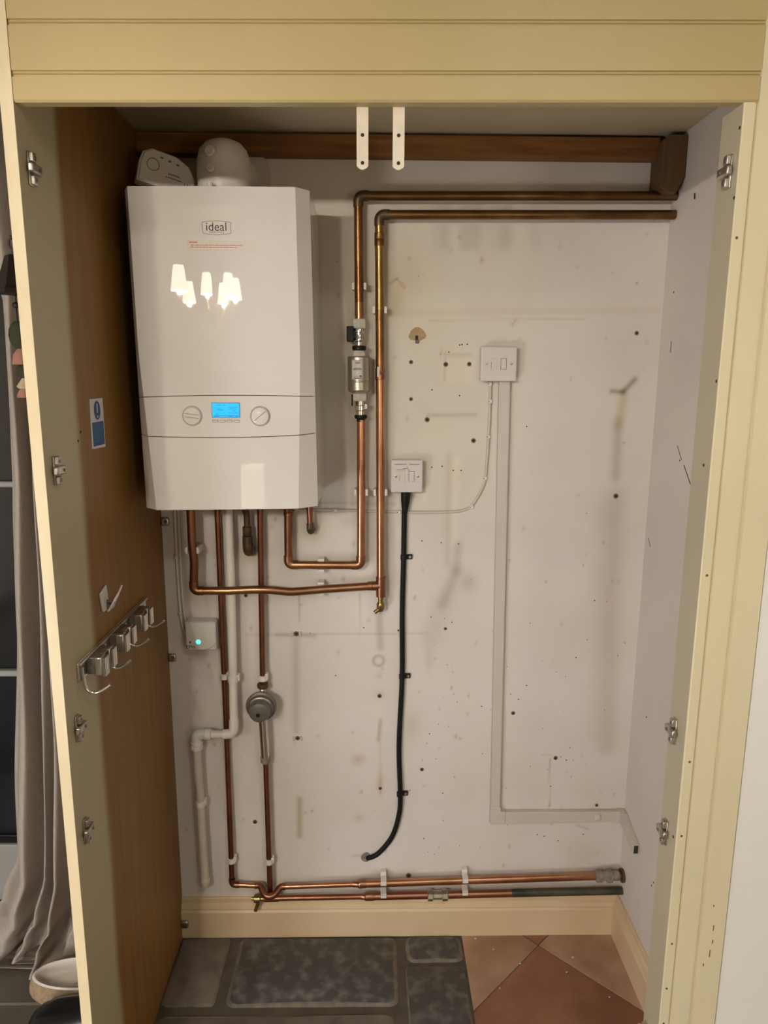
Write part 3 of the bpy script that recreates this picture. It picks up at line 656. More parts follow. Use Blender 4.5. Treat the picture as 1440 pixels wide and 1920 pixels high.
MB().tube([(-.2770,-.040,.690),(-.2755,-.036,.590)], .0035, n=12).build('side_rod', M_chrome, rg)
MB().lathe([(.010,0),(.0140,.004),(.0140,.016),(.010,.022)], (-.2835,yb_-.003,.576), (0,0,-1), 12).build('outlet_nut', M_limed, rg)
t = thing('copper_pipe', 'thin copper pipe from the regulator down to the lowest pipe, with green-black end at right', 'pipe', (-.28,yb_,.12), 'copper heating pipes')
run([(-.2835,yb_,.560),(-.2815,yb_,.145)], R15, M_cub, t)
run([(-.268,yb_,.1365),(-.012,yb_,.1400)], R15, M_cub, t); run([(-.006,yb_,.1402),(.165,yb_,.1430)], R22, M_cub, t); run([(.215,yb_,.1435),(.400,yb_,.1475)], R22, M_cub, t)
run([(.398,yb_,.1475),(.7115,yb_,.1530)], R22+.0003, M_patina, t)
MB().cyl((-.300,yb_,.1360),(-.258,yb_,.1365),R15+.0016).cyl((-.2815,yb_,.136),(-.2815,yb_,.155),R15+.0014).build('tee', M_cub, t)
MB().lathe([(.0085,0),(.0090,.008),(.0120,.012),(.0120,.034),(.011,.036)], (-.026,yb_,.1398), (1,0,.01), 24).build('reducing_coupling', M_cum, t)
MB().lathe([(.013,0),(.0160,.002),(.0160,.014),(.012,.016),(.012,.040),(.0160,.042),(.0160,.056),(.013,.058)], (.160,yb_,.1428), (1,0,.01), 8).build('compression_coupling', M_nickel, t, angle=25)
dc = MB().lathe([(.0085,0),(.0115,.002),(.0115,.018),(.0080,.020),(.0080,.030)], (-.328,yb_,.1355), (1,0,0), 16).cyl((-.314,yb_-.004,.130),(-.323,yb_-.010,.104),.0058,.005,16).cyl((-.334,yb_,.1355),(-.326,yb_,.1355),.005).build('drain_cock', M_brass, t)
# stubs below the boiler
t = thing('copper_pipe', 'short corroded discharge pipe elbowed into the wall left of centre pipe', 'pipe', (-.313,-.03,1.13), 'short pipe stubs under the boiler')
run([(-.330,-.045,1.2915),(-.3185,-.040,1.262),(-.3130,-.034,1.235),(-.3135,-.032,1.200)], .0080, M_bronze, t, fillet=.03)
MB().lathe([(.0095,0),(.0118,.002),(.0118,.022),(.0105,.024),(.0130,.026),(.0130,.050)], (-.3135,-.032,1.206), (0,0,-1), 20).build('socket', M_bronze, t)
MB().tube([(-.3130,-.032,1.165),(-.3125,-.032,1.140),(-.3125,-.001,1.137)], .0135, .015).build('elbow', M_bronze, t)
t = thing('copper_pipe', 'short thin copper stub entering the wall right of the loop riser', 'pipe', (-.154,-.03,1.19), 'short pipe stubs under the boiler')
run([(-.1565,-.032,1.2915),(-.1545,-.032,1.212)], R15, M_cub, t)
MB().tube([(-.1545,-.032,1.214),(-.1540,-.032,1.193),(-.1535,-.001,1.191)], .0095, .012).build('elbow', M_bronze, t)

# ------------------------------------------------------------------ magnetic filter with its valves
mf = thing('magnetic_filter', 'brushed steel inline filter with white label and black valve lever', 'filter', (-.030,-.04,1.46))
fx, fy = -.0305, -.040
nut((-.0300,yP,1.714), (0,0,-1), .0165, .022, M_nut, mf)
vb_ = MB().lathe([(.0125,0),(.0135,.002),(.0135,.010),(.0115,.012),(.0115,.022),(.0125,.024),(.0125,.030),(.0095,.032),(.0095,.046)], (-.0300,yP,1.693), (0,0,-1), 20).build('isolating_valve', M_chrome, mf)
MB().box(-.0600,-.0430,yP-.012,yP+.004,1.660,1.697).box(-.046,-.038,yP-.008,yP+.003,1.668,1.688).build('lever', M_black, vb_, bevel=.002)
MB().lathe([(.014,0),(.0165,.002),(.0165,.009),(.014,.0115)], (fx,fy,1.6515), (0,0,-1), 24).build('collar_ring', M_black, mf)
MB().lathe([(.0135,0),(.0135,.004),(.0155,.005),(.0155,.014),(.013,.016)], (fx,fy,1.641), (0,0,-1), 6).build('top_nut', M_nut, mf, angle=20)
fb = MB().lathe([(.014,0),(.0262,.002),(.0272,.004),(.0272,.058),(.0262,.0595),(.0262,.061),(.0272,.0625),(.0272,.081),(.0255,.0845),(.014,.089)], (fx,fy,1.6275), (0,0,-1), 44).build('canister', M_steel, mf, angle=25)
def cyl_label(u, v):
    a = math.radians(-128+u*56); return (fx+.0276*math.cos(a)*1.0, fy+.0276*math.sin(a), 1.572+v*.046)
lbm = MB().grid(cyl_label, 12, 4).build('label', M_label, mf, solid=.0003)
mb = MB()
for z, x0, x1, h in ((1.598,-.0405,-.0255,.0010),(1.5955,-.0440,-.0220,.0013),(1.5935,-.0420,-.0250,.0006),(1.578,-.0275,-.0235,.0035),(1.5745,-.041,-.024,.0006)):
    mb.box(x0-.001, x1-.001, fy-.0282, fy-.0270, z, z+h)
mb.build('label_text', M_ink, lbm); text('ideal', .0062, -.0330, 1.6110, fy-.0281, 'label_brand', M_ink, lbm)
nut((-.0290,yP-.003,1.540), (0,0,-1), .0180, .020, M_nut, mf)
MB().box(-.0490,-.0460,yP-.012,yP+.006,1.508,1.536).build('rear_lever', M_black, mf, bevel=.001)
MB().lathe([(.0105,0),(.0105,.012),(.0140,.014),(.0140,.024),(.0115,.026),(.0115,.036)], (-.0275,yP-.002,1.522), (0,0,-1), 16).build('lower_valve', M_chrome, mf)
MB().box(-.018,-.0095,yP-.010,yP+.004,1.500,1.514).build('valve_lug', M_nickel, mf, bevel=.002)
MB().lathe([(.013,0),(.0155,.002),(.0155,.008),(.010,.012),(.0108,.017)], (-.0265,yP,1.4870), (0,0,-1), 24).build('collar_ring', M_black, mf)

# ------------------------------------------------------------------ white waste pipe
wp = thing('waste_pipe', 'white plastic condensate pipe with elbows left of the thin copper pipe', 'pipe', (-.41,-.03,.18))
yw = -.031
run([(-.3590,yw,1.2915),(-.3600,yw,1.0),(-.3650,yw,.665)], .0112, M_wplast, wp)
MB().tube([(-.3648,yw,.678),(-.3660,yw-.002,.6400),(-.3950,yw-.005,.6395)], .0130, .016).build('elbow', M_wplast, wp)
run([(-.392,yw-.005,.6395),(-.44,yw-.003,.6390)], .0105, M_wplast, wp)
MB().lathe([(.0125,0),(.0155,.002),(.0155,.016),(.013,.018)], (-.4250,yw-.004,.6390), (-1,0,0), 24).build('compression_nut', M_wplast, wp)
MB().tube([(-.440,yw-.003,.6390),(-.4660,yw-.002,.6390),(-.4665,yw,.606)], .0135, .016).build('elbow', M_wplast, wp)
MB().lathe([(.0135,0),(.0165,.002),(.0165,.010),(.0145,.012),(.0165,.014),(.0165,.022),(.013,.025)], (-.4665,yw,.618), (0,0,-1), 24).build('compression_nut', M_wplast, wp)
run([(-.4665,yw,.597),(-.4610,yw,.190)], .0112, M_wplast2, wp)
MB().lathe([(.0125,0),(.0135,.002),(.0135,.020),(.010,.026)], (-.4610,yw,.203), (0,0,-1), 20).build('end_socket', M_wplast2, wp)

# ------------------------------------------------------------------ pipe clips
def uclip(x, z, label, horiz=False, y1=-.040, hw=.0142, mk=None):
    t = thing('pipe_clip', label, 'clip', (x, 0, z-.010), 'white saddle clips behind the wide pipes')
    def B(mb, a0, a1, yy0, yy1, b0, b1):
        if horiz: mb.box(x+b0, x+b1, yy0, yy1, z+a0, z+a1)
        else: mb.box(x+a0, x+a1, yy0, yy1, z+b0, z+b1)
    m1 = MB(); B(m1, -hw, hw, -.012, -.0005, -.008, .008); m1.build('clip_base', M_wplast, t, bevel=.001)
    for s_ in (-1, 1):
        m2 = MB(); a, b = sorted((s_*(hw-.0034), s_*(hw+.0030))); B(m2, a, b, y1, -.010, -.008, .008); m2.build('clip_arm', M_wplast, t, bevel=.001)
uclip(-.0303,1.789,'white clip on the upper copper pipe above the black valve lever')
uclip(.0188,1.735,'white clip on the longer copper riser above the mushroom-shaped plaster patch level')
uclip(-.0260,1.294,'white clip on the right leg of the copper loop, beside the lower switch')
uclip(.0225,1.294,'white clip on the riser between the copper loop and the lower switch')
uclip(-.4475,1.150,'white clip on the leftmost wide pipe under the boiler', y1=-.062)
uclip(-.128,1.1055,'white clip on the bottom bar of the copper loop', horiz=True)
uclip(-.129,1.0440,'white clip on the long crossing pipe just under the loop', horiz=True)
def rclip(x, z, y, r, label, ear=1):
    t = thing('pipe_clip', label, 'clip', (x, y, z-.008), 'white hinged ring clips')
    n = 20; vv = []; 
    MB().lathe([(r+.0002,0),(r+.0030,.0005),(r+.0030,.0145),(r+.0002,.015)], (x,y,z-.0075), (0,0,1), 20).build('clip_ring', M_wplast, t)
    MB().box(x-r*.8, x+r*.8, y+r*.5, -.0005, z-.007, z+.007).box(x+r*.7, x+r+.006, y-.004, y+.010, z-.005, z+.012).build('clip_foot', M_wplast, t, bevel=.001)
rclip(-.2850,.797,yb_,R15,'ring clip on the thin pipe just above the regulator')
rclip(-.3890,.795,-.0145,R15,'ring clip on the thin left pipe beside the white waste pipe')
rclip(-.3630,.795,yw,.0112,'larger ring clip holding the white waste pipe')
rclip(-.3880,.252,-.022,R15,'ring clip near the bottom of the left thin pipe')
rclip(-.2820,.254,yb_,R15,'ring clip near the bottom of the centre thin pipe')
rclip(-.4640,.434,yw,.0112,'ring clip around the lower white waste pipe')
for x, z, lb in ((.036,.1825,'left'),(.265,.189,'right')):
    t = thing('pipe_clip', 'white double strap holding both skirting pipes, the %s one of two' % lb, 'clip', (x,-.03,z-.06), 'white straps on the skirting pipes')
    MB().box(x-.008,x+.008,-.044,-.0405,z+.001,z+.011).box(x-.008,x+.008,-.044,-.012,z+.010,z+.0135).box(x-.008,x+.008,-.0165,-.0005,z+.0130,z+.024).build('upper_hook', M_wplast, t, bevel=.0008)
    MB().box(x-.008,x+.008,-.044,-.0405,z-.038,z-.026).box(x-.008,x+.008,-.044,-.012,z-.029,z-.0245).box(x-.007,x+.007,-.0165,-.0005,z-.027,z-.014).build('lower_hook', M_wplast, t, bevel=.0008)

# ------------------------------------------------------------------ switches, cables, trunking
def spur(cx, cz, wd, ht, label, rough_mark):
    t = thing('fused_switch', label, 'switch', (cx, 0, cz-ht/2))
    MB().box(cx-wd/2+.001,cx+wd/2-.001,-.026,-.0005,cz-ht/2+.001,cz+ht/2-.001).build('back_box', M_spur, t, bevel=.004)
    MB().box(cx-wd/2,cx+wd/2,-.0350,-.0262,cz-ht/2,cz+ht/2).build('face_plate', M_spur, t, bevel=.003, seg=3)
    for s_ in (-1, 1):
        sc_ = MB().lathe([(.0036,0),(.0036,.0008),(.002,.0012)], (cx+s_*wd*.345,-.0349,cz), (0,-1,0), 16).build('screw', M_nickel, t)
        MB().box(cx+s_*wd*.345-.003,cx+s_*wd*.345+.003,-.0364,-.0360,cz-.0004,cz+.0004).build('screw_slot', M_ink, sc_)
    fu = MB().box(cx-.0195,cx-.0045,-.0362,-.0345,cz-.0135,cz+.0135).build('fuse_carrier', M_spur, t, bevel=.0006)
    MB().box(cx-.0190,cx-.0182,-.0366,-.0358,cz-.011,cz+.004).build('carrier_slot', M_ink, fu)
    MB().box(cx+.0040,cx+.0185,-.0356,-.0344,cz-.0130,cz+.0135).build('rocker_frame', M_grey, t)
    rk = MB().add([(cx+.005,-.0350,cz-.0122),(cx+.0175,-.0350,cz-.0122),(cx+.0175,-.0350,cz+.0127),(cx+.005,-.0350,cz+.0127),(cx+.005,-.0395,cz-.0122),(cx+.0175,-.0395,cz-.0122),(cx+.0175,-.0362,cz+.0122),(cx+.005,-.0362,cz+.0122)],
                  [(0,3,2,1),(4,5,6,7),(0,1,5,4),(1,2,6,5),(2,3,7,6),(3,0,4,7)]).build('rocker', M_spur, t, bevel=.0006)
    if rough_mark:
        mb = MB(); r2 = np.random.RandomState(3)
        for x0, x1 in ((-.032,-.002),(.006,.030)):
            x = x0
            while x < x1:
                h = r2.uniform(-.0016,.0016); mb.tube([(cx+x,-.0353,cz+.0300+h),(cx+x+.0024,-.0353,cz+.0300-h)], .00045, n=5); x += .0019
        mb.tube([(cx-.026,-.0353,cz+.0165),(cx-.004,-.0353,cz+.0165)], .0006, n=5).tube([(cx-.010,-.0353,cz+.0195),(cx+.002,-.0353,cz+.0205),(cx+.001,-.0353,cz+.024)], .0006, n=5).tube([(cx+.001,-.0353,cz+.015),(cx+.004,-.0353,cz+.0185),(cx+.006,-.0353,cz+.014)], .0005, n=5)
        mb.build('pen_marks', M_ink, t)
    return t
spur(.3085,1.6105,.0880,.0830,'clean square fused spur switch above the cream trunking',False)
sl = spur(.0885,1.3345,.0790,.0815,'grubby fused spur switch with pen writing and black cable below',True)
pts = [(.087,-.018,1.296),(.0855,-.014,1.268),(.084,-.011,1.235),(.0835,-.009,1.12),(.0815,-.009,.97),(.083,-.009,.793),(.0765,-.009,.588),(.0815,-.009,.444),(.078,-.009,.379),(.0595,-.009,.313),(.026,-.010,.266),(.004,-.010,.250),(-.010,-.004,.243)]
def spline(pts, n=8):
    P = [Vector(p) for p in pts]; out = []
    for i in range(len(P)-1):
        a = P[max(i-1,0)]; b = P[i]; c_ = P[i+1]; d = P[min(i+2,len(P)-1)]
        for k in range(n):
            t_ = k/n; out.append(.5*((2*b)+(c_-a)*t_+(2*a-5*b+4*c_-d)*t_*t_+(3*b-a-3*c_+d)*t_**3))
    out.append(P[-1]); return out
bc = thing('power_cable', 'thick black cable from the lower switch curving down into the wall', 'cable', (.08,-.01,.24))
MB().tube(spline(pts), .0068, n=16).build('cable', M_rubber, bc, angle=80)
MB().tube([(.087,-.020,1.2965),(.0868,-.019,1.285),(.0862,-.017,1.270),(.0850,-.013,1.238)], .011, n=18, radii=[.0125,.0125,.0115,.0070]).build('cable_gland', M_black, bc, angle=60)
MB().lathe([(.015,0),(.013,.004),(.008,.006)], (-.013,-.0005,.243), (.2,-1,0), 16).build('plaster_rim', M_limed, bc)
for i, (x, z, lb) in enumerate(((.0837,1.120,'highest'),(.0830,.791,'middle'),(.0800,.444,'lowest'))):
    t = thing('cable_clip', 'black P-clip with screw on the black cable, the %s of three' % lb, 'clip', (x,-.01,z-.007), 'black P-clips')
    MB().lathe([(.0070,0),(.0083,.0005),(.0083,.0125),(.0070,.013)], (x,-.009,z-.0065), (0,0,1), 20).build('clip_loop', M_black, t)
    sd = MB().box(x+.006,x+.0225,-.0075,-.0005,z-.0065,z+.0065).build('clip_tab', M_black, t, bevel=.001)
    MB().lathe([(.0038,0),(.0038,.0012)], (x+.0165,-.0074,z), (0,-1,0), 14).build('screw', M_nickel, sd)
tr = thing('cable_trunking', 'cream mini trunking from the upper switch down and right to the corner', 'trunking', (.34,0,.355))
def seg4(xa0, xa1, za, xb0, xb1, zb, y): return [(xb0,y,zb),(xb1,y,zb),(xb1,-.0005,zb),(xb0,-.0005,zb),(xa0,y,za),(xa1,y,za),(xa1,-.0005,za),(xa0,-.0005,za)]
MB().hexa(seg4(.3140,.3420,1.5690,.3330,.3590,.398,-.0160)).build('vertical_run', M_trunk, tr, bevel=.0015)
MB().hexa(seg4(.3165,.3395,1.5690,.3352,.3568,.398,-.0168)).build('vertical_lid', M_trunk, tr, bevel=.0005)
MB().prism([(.3320,.3560),(.3740,.3560),(.3740,.3930),(.3610,.3930),(.3610,.4050),(.3320,.4050)], 1, -.0180, -.0005).build('corner_cover', M_trunk, tr, bevel=.0015)
MB().box(.3740,.6960,-.0160,-.0005,.3580,.3905).build('horizontal_run', M_trunk, tr, bevel=.0015)
MB().box(.6850,.7115,-.0180,-.0005,.3560,.3920).box(.6945,.7115,-.0300,-.0160,.3560,.3920).build('inner_corner_cover', M_trunk, tr, bevel=.0015)
MB().hexa([(.695,-.122,.336),(.7115,-.122,.336),(.7115,-.028,.356),(.695,-.028,.356),(.695,-.122,.364),(.7115,-.122,.364),(.7115,-.028,.390),(.695,-.028,.390)]).build('side_run', M_trunk, tr, bevel=.001)
MB().box(.6975,.7090,-.1224,-.1215,.3385,.3615).build('open_end', M_hole, tr)
MB().lathe([(.011,0),(.010,.003),(.004,.006)], (.632,-.0158,.372), (0,-1,0), 16).box(.628,.637,-.020,-.015,.365,.385).build('filler_blob', M_wplast2, tr, bevel=.001)
wc = thing('thin_cable', 'thin cream cable looping from the upper switch to behind the boiler', 'cable', (0,-.004,1.23))
p2 = [(.294,-.005,1.572),(.2950,-.0045,1.519),(.2940,-.0045,1.431),(.2890,-.0045,1.326),(.2790,-.0045,1.293),(.2660,-.0045,1.268),(.2500,-.0045,1.250),(.2310,-.0045,1.2415),(.2050,-.0045,1.2385),(.1140,-.0045,1.237),(.0700,-.0045,1.238),(-.0930,-.0045,1.242),(-.1860,-.0045,1.2425),(-.2400,-.0045,1.2425),(-.48,-.0045,1.2430)]
MB().tube(spline(p2), .0034, n=12).build('cable', M_cable, wc, angle=80)
def cclip(x, z, d, label):
    t = thing('cable_clip', label, 'clip', (x,-.004,z-.004), 'small nailed cable clips on the cream cable')
    MB().box(x-.0055,x+.0055,-.0095,-.0005,z-.0042,z+.0042).build('clip_body', M_wplast, t, bevel=.0015)
    MB().lathe([(.0013,0),(.0013,.0015)], (x-.0035,-.0094,z), (0,-1,0), 10).build('nail', M_ink, t)
for x, z, lb in ((.2925,1.562,'directly below the upper switch'),(.2950,1.519,'second below the upper switch'),(.2935,1.431,'beside the trunking, level with a drill hole'),(.2885,1.326,'where the cream cable starts to curve'),(.2560,1.252,'at the bottom of the cream cable curve'),(.0700,1.238,'left of the black cable gland'),(-.0930,1.242,'between the loop and the riser pipe'),(-.1930,1.2425,'nearest the boiler underside')):
    cclip(x, z, 0, 'small white cable clip '+lb)
lc = thing('thin_cable', 'thin white cable dropping along the left panel to the small receiver', 'cable', (-.5,-.004,.91))
MB().tube(spline([(-.500,-.005,1.30),(-.5010,-.005,1.244),(-.5020,-.005,1.118),(-.5015,-.005,1.04),(-.4995,-.005,.967),(-.4950,-.006,.930),(-.4840,-.010,.905)]), .0032, n=12).build('cable', M_wplast, lc, angle=80)
MB().tube(spline([(-.492,-.004,1.30),(-.4930,-.004,1.118),(-.493,-.004,1.04),(-.4905,-.004,.967),(-.4850,-.006,.935)]), .0026, n=12).build('second_core', M_wplast, lc, angle=80)
for x, z, lb in ((-.5030,1.118,'upper'),(-.5000,.967,'lower')): cclip(x, z, 0, 'small white cable clip on the left cable, the %s one' % lb)
ep = thing('wireless_receiver', 'small white receiver box with glowing green light', 'receiver', (-.4415,-.02,.877))
eb = MB().box(-.4810,-.4020,-.040,-.0005,.8770,.9550).build('receiver_body', M_wplast, ep, bevel=.005, seg=3)
MB().tube(spline([(-.455,-.0402,.8775),(-.430,-.0402,.8795),(-.412,-.0402,.8880),(-.4022,-.0402,.8980)]), .0005, n=6).build('seam', M_grey, ep)
MB().tube([(-.474,-.0395,.9515),(-.408,-.0395,.9515)], .0012, n=8).build('top_ridge', M_gloss, ep)
MB().lathe([(.0060,0),(.0050,.0012),(.002,.0016)], (-.4475,-.0400,.9010), (0,-1,0), 20).build('green_light', M_green_em, ep)
MB().lathe([(.0032,0),(.0032,.0006)], (-.4685,-.0400,.9000), (0,-1,0), 14).build('setting_dot', M_grey, ep)
text('EPH', .0135, -.4680, .8870, -.0402, 'brand_text', M_ink, ep)

# ------------------------------------------------------------------ things on the side panels
lb_ = thing('safety_label', 'white and blue notice sticker with exclamation mark on the brown panel', 'label', (XL,-.386,1.44))
MB().hexa([(XL,-.4230,1.441),(XL+.0004,-.4230,1.441),(XL+.0004,-.3530,1.439),(XL,-.3530,1.439),(XL,-.4190,1.536),(XL+.0004,-.4190,1.536),(XL+.0004,-.3520,1.536),(XL,-.3520,1.536)]).build('sticker', M_label, lb_, smooth=False)
lo = MB().add([(XL+.0007,-.3850+.0165*math.cos(a),1.5135+.0185*math.sin(a)) for a in np.linspace(0,2*PI,32,endpoint=False)], [tuple(range(32))]).build('blue_disc', M_lblue, lb_)
MB().box(XL+.0008,XL+.0011,-.3870,-.3830,1.509,1.5265).box(XL+.0008,XL+.0011,-.3868,-.3832,1.4985,1.5035).build('exclamation_mark', M_label, lo, smooth=False)
bp_ = MB().box(XL+.0005,XL+.0008,-.4150,-.3570,1.4450,1.4910).build('blue_panel', M_lblue, lb_, smooth=False)
mb = MB()
for k in range(11): mb.box(XL+.0009,XL+.0011,-.4110,-.3620+(-.004 if k % 3 == 0 else 0),1.4865-k*.0034,1.4875-k*.0034)
mb.box(XL+.0009,XL+.0011,-.3770,-.3620,1.4475,1.4492).build('notice_lines', M_lblue2, bp_, smooth=False)
# utility rail
ur = thing('utility_rail', 'chrome tool rail with three grips and four hooks on the brown panel', 'rail', (XL,-.37,1.02))
MB().box(XL,XL+.004,-.572,-.172,1.028,1.066).box(XL+.004,XL+.010,-.572,-.172,1.060,1.066).build('rail', M_chrome, ur, bevel=.001)
for yc in (-.505,-.385,-.265):
    g = MB().box(XL+.004,XL+.020,yc-.032,yc+.032,1.030,1.064).build('grip_block', M_dsteel, ur, bevel=.002)
    for s_ in (-1, 1):
        MB().box(XL+.018,XL+.034,yc+s_*.022-.011,yc+s_*.022+.011,1.026,1.064).build('grip_jaw', M_nickel, g, bevel=.003)
        for k in range(3): MB().cyl((XL+.036,yc+s_*.022-.007+k*.007,1.026),(XL+.036,yc+s_*.022-.007+k*.007,1.062),.0042,n=12).build('grip_rib', M_chrome, g)
    MB().box(XL+.022,XL+.030,yc-.010,yc+.010,1.061,1.0645).build('grip_highlight_cap', M_chrome, g)  # bright strip added for the highlight on top of the grip
for yc in (-.560,-.445,-.325,-.205):
    MB().tube(spline([(XL+.005,yc,1.055),(XL+.007,yc,1.030),(XL+.012,yc,1.010),(XL+.026,yc+.003,1.002),(XL+.044,yc+.006,1.010),(XL+.052,yc+.008,1.016)]), .0034, n=12).build('hook', M_chrome, ur, angle=80)
pc = thing('spring_clip', 'white plastic peg clip fixed on the brown panel above the chrome rail', 'clip', (XL,-.42,1.115))
MB().hexa([(XL,-.436,1.118),(XL+.006,-.436,1.118),(XL+.006,-.404,1.113),(XL,-.404,1.113),(XL,-.444,1.158),(XL+.005,-.444,1.158),(XL+.005,-.410,1.167),(XL,-.410,1.167)]).build('clip_back', M_wplast, pc, bevel=.002)
MB().hexa([(XL+.008,-.430,1.116),(XL+.013,-.430,1.116),(XL+.013,-.400,1.116),(XL+.008,-.400,1.116),(XL+.030,-.415,1.156),(XL+.034,-.415,1.156),(XL+.034,-.400,1.164),(XL+.030,-.400,1.164)]).build('clip_front', M_wplast, pc, bevel=.0015)
MB().cyl((XL+.002,-.418,1.134),(XL+.020,-.414,1.134),.004,n=12).box(XL+.004,XL+.011,-.421,-.410,1.118,1.130).build('spring', M_grey, pc)
# hinge mounting plates
def hinge(side, y, z, label, first=None):
    if first is not None: return dup(first, (XL if side > 0 else .5656, y, z-.026), label)
    x = XL if side > 0 else .5656; s_ = side
    t = thing('hinge_plate', label, 'hinge', (x, y, z-.026), 'hinge mounting plates on the %s' % ('left panel' if s_ > 0 else 'right jamb'))
    def bx(a0, a1, y0, y1, z0, z1, nm, par=t, bev=.0015, m=M_nickel):
        xa, xb = sorted((x+s_*a0, x+s_*a1)); return MB().box(xa, xb, y+y0, y+y1, z+z0, z+z1).build(nm, m, par, bevel=bev)
    bx(0,.0035,-.008,.008,-.025,.025,'plate')
    u_ = bx(.003,.010,-.0065,.0065,.010,.024,'upper_lobe'); l_ = bx(.003,.010,-.0065,.0065,-.024,-.010,'lower_lobe')
    a_ = bx(.003,.013,-.016,.020,-.0075,.0075,'mounting_arm', bev=.003)
    for p, zz in ((u_,.016),(l_,-.016)): MB().lathe([(.0034,0),(.0034,.0008)], (x+s_*.010,y,z+zz), (s_,0,0), 14).build('screw', M_dsteel, p)
    MB().lathe([(.0030,0),(.0030,.0015)], (x+s_*.013,y+.008,z), (s_,0,0), 14).build('cam_screw', M_dsteel, a_)
    return t
h1 = hinge(1,-.594,1.899,'nickel hinge plate near the top of the left panel strip')
hinge(1,-.593,1.423,'nickel hinge plate on the left strip, level with the safety sticker', h1)
hinge(1,-.590,.949,'nickel hinge plate on the left strip just under the chrome rail', h1)
hinge(1,-.592,.742,'second lowest fully seen hinge plate on the left strip', h1)
hinge(1,-.590,.268,'hinge plate cut off by the bottom of the frame on the left strip', h1)
h2 = hinge(-1,-.603,1.903,'shiny nickel hinge plate near the top of the right jamb')
hinge(-1,-.587,.938,'hinge plate on the right jamb, upper of the low pair', h2)
hinge(-1,-.587,.729,'hinge plate on the right jamb level with the trunking end', h2)
hinge(-1,-.580,.262,'hinge plate at the very bottom of the right jamb', h2)
for z, lb in ((1.212,'just under the boiler'),(.844,'level with the receiver box'),(.050,'in front of the skirting')):
    y0 = -.0005 if z > .1 else -.0195
    t = thing('fixing_bracket', 'small dull metal corner bracket %s at the left panel edge' % lb, 'bracket', (-.528,y0,z-.012), 'small corner brackets at the back left')
    MB().box(XL,-.516,y0-.010,y0,z-.011,z+.011).build('bracket_body', M_nickel, t, bevel=.004)
    MB().lathe([(.0045,0),(.0045,.0015)], (-.5240,y0-.0098,z+.001), (0,-1,0), 14).build('screw', M_dsteel, t)
# hanging strips behind the header
for x, lb in ((-.0150,'left'),(.0410,'right')):
    t = thing('door_catch_strip', 'white drilled metal strip hanging below the header, the %s of two' % lb, 'bracket', (x,YF+.022,1.90), 'white strips hanging from the header')
    mb = MB(); mb.prism([(x-.0092,2.06),(x-.0092,1.9055)]+[(x-.0092+.0184*k/8, 1.9045-.0048*math.sin(PI*k/8)) for k in range(9)]+[(x+.0092,1.9055),(x+.0092,2.06)], 1, YF+.0215, YF+.0245)
    mb.build('strip', M_strip, t, bevel=.0005)
    for z in (1.9095,1.9495): MB().lathe([(.0028,0),(.0028,.0004)], (x,YF+.0214,z), (0,-1,0), 14).build('screw_hole', M_hole, t)

# ------------------------------------------------------------------ drill holes, plugs and chips in the walls
def hole(x, z, r, plug=None, parent=wb, ring_=True):
    if ring_: MB().lathe([(r*1.5,0),(r*1.35,.0006),(r*1.0,.0008)], (x,0,z), (0,-1,0), 14).build('chipped_rim', M_plug if plug == 'r' else M_limed, parent)
    MB().lathe([(r,0),(r*.9,.0012)], (x,0,z), (0,-1,0), 14).build('drill_hole', M_hole, parent)
for x, z, r, p in [(.097,1.614,.0042,0),(.098,1.524,.0042,0),(.183,1.609,.0048,'r'),(.241,1.610,.0046,0),(.139,1.473,.0052,0),(.257,1.421,.0052,0),(.652,1.687,.0046,0),(.628,1.280,.0055,0),(.387,.680,.0045,'r'),(.510,.546,.0050,0),(.072,.917,.0030,0),(.197,.922,.0038,0),(.141,.513,.0045,'r'),(.023,.731,.0050,'r'),(.026,.456,.0040,'r'),(-.323,.355,.0052,'r'),(.108,.183,.0065,0),(-.198,.908,.0058,'r'),(-.200,.608,.0052,'r'),(.633,.401,.0042,0),(-.328,1.014,.0045,0),(-.137,1.085,.003,0)]:
    hole(x, z, r*.85, p, ring_=r > .0035)
chips = [(rng.uniform(.05,.69), rng.uniform(.22,1.0)) for k in range(34)]+[(rng.uniform(-.5,.69), rng.uniform(.25,1.9)) for k in range(22)]
for x, z in chips:
    MB().prism([(x-.0012,z),(x,z+.0022*rng.uniform(.6,1.6)),(x+.0013,z+.0004),(x+.0003,z-.0022*rng.uniform(.6,1.4))], 1, -.0008, 0).build('paint_chip', M_plug, wb)
for x, z in [(.150,1.547),(.219,1.533),(.153,1.353),(.179,1.356),(.208,1.345),(.228,1.345),(.131,1.161),(.181,1.156),(.226,1.153),(.158,.954),(.214,.940),(.390,1.457),(.216,1.656),(.222,1.657),(.235,1.658),(.190,1.639),(-.02,.925),(-.095,.79),(.42,.76),(.40,.72),(.55,.84),(.54,.54),(.50,.46),(.16,.62),(.30,.7),(.2,.44),(.15,.30),(.47,.31),(.49,.305),(.53,.29),(.6,.31),(.59,1.0)]:
    MB().lathe([(.0019,0),(.0017,.0006)], (x,0,z), (0,-1,0), 8).build('pin_hole', M_hole, wb)
MB().prism([(.090,1.676),(.096,1.690),(.106,1.6975),(.116,1.6975),(.127,1.690),(.134,1.678),(.131,1.671),(.119,1.666),(.112,1.668),(.103,1.666),(.093,1.669)], 1, -.0012, -.0002).build('bare_plaster_patch', mat('bare_plaster', (.42,.30,.17), .85, var=(.36,.25,.14), vscale=60), wb)
MB().box(.1065,.1135,-.0022,-.0010,1.668,1.678).build('patch_hole', M_hole, wb, bevel=.001)
MB().box(.1065,.1160,-.0045,-.0010,1.6585,1.6680).build('wall_plug', M_plug, wb, bevel=.002)
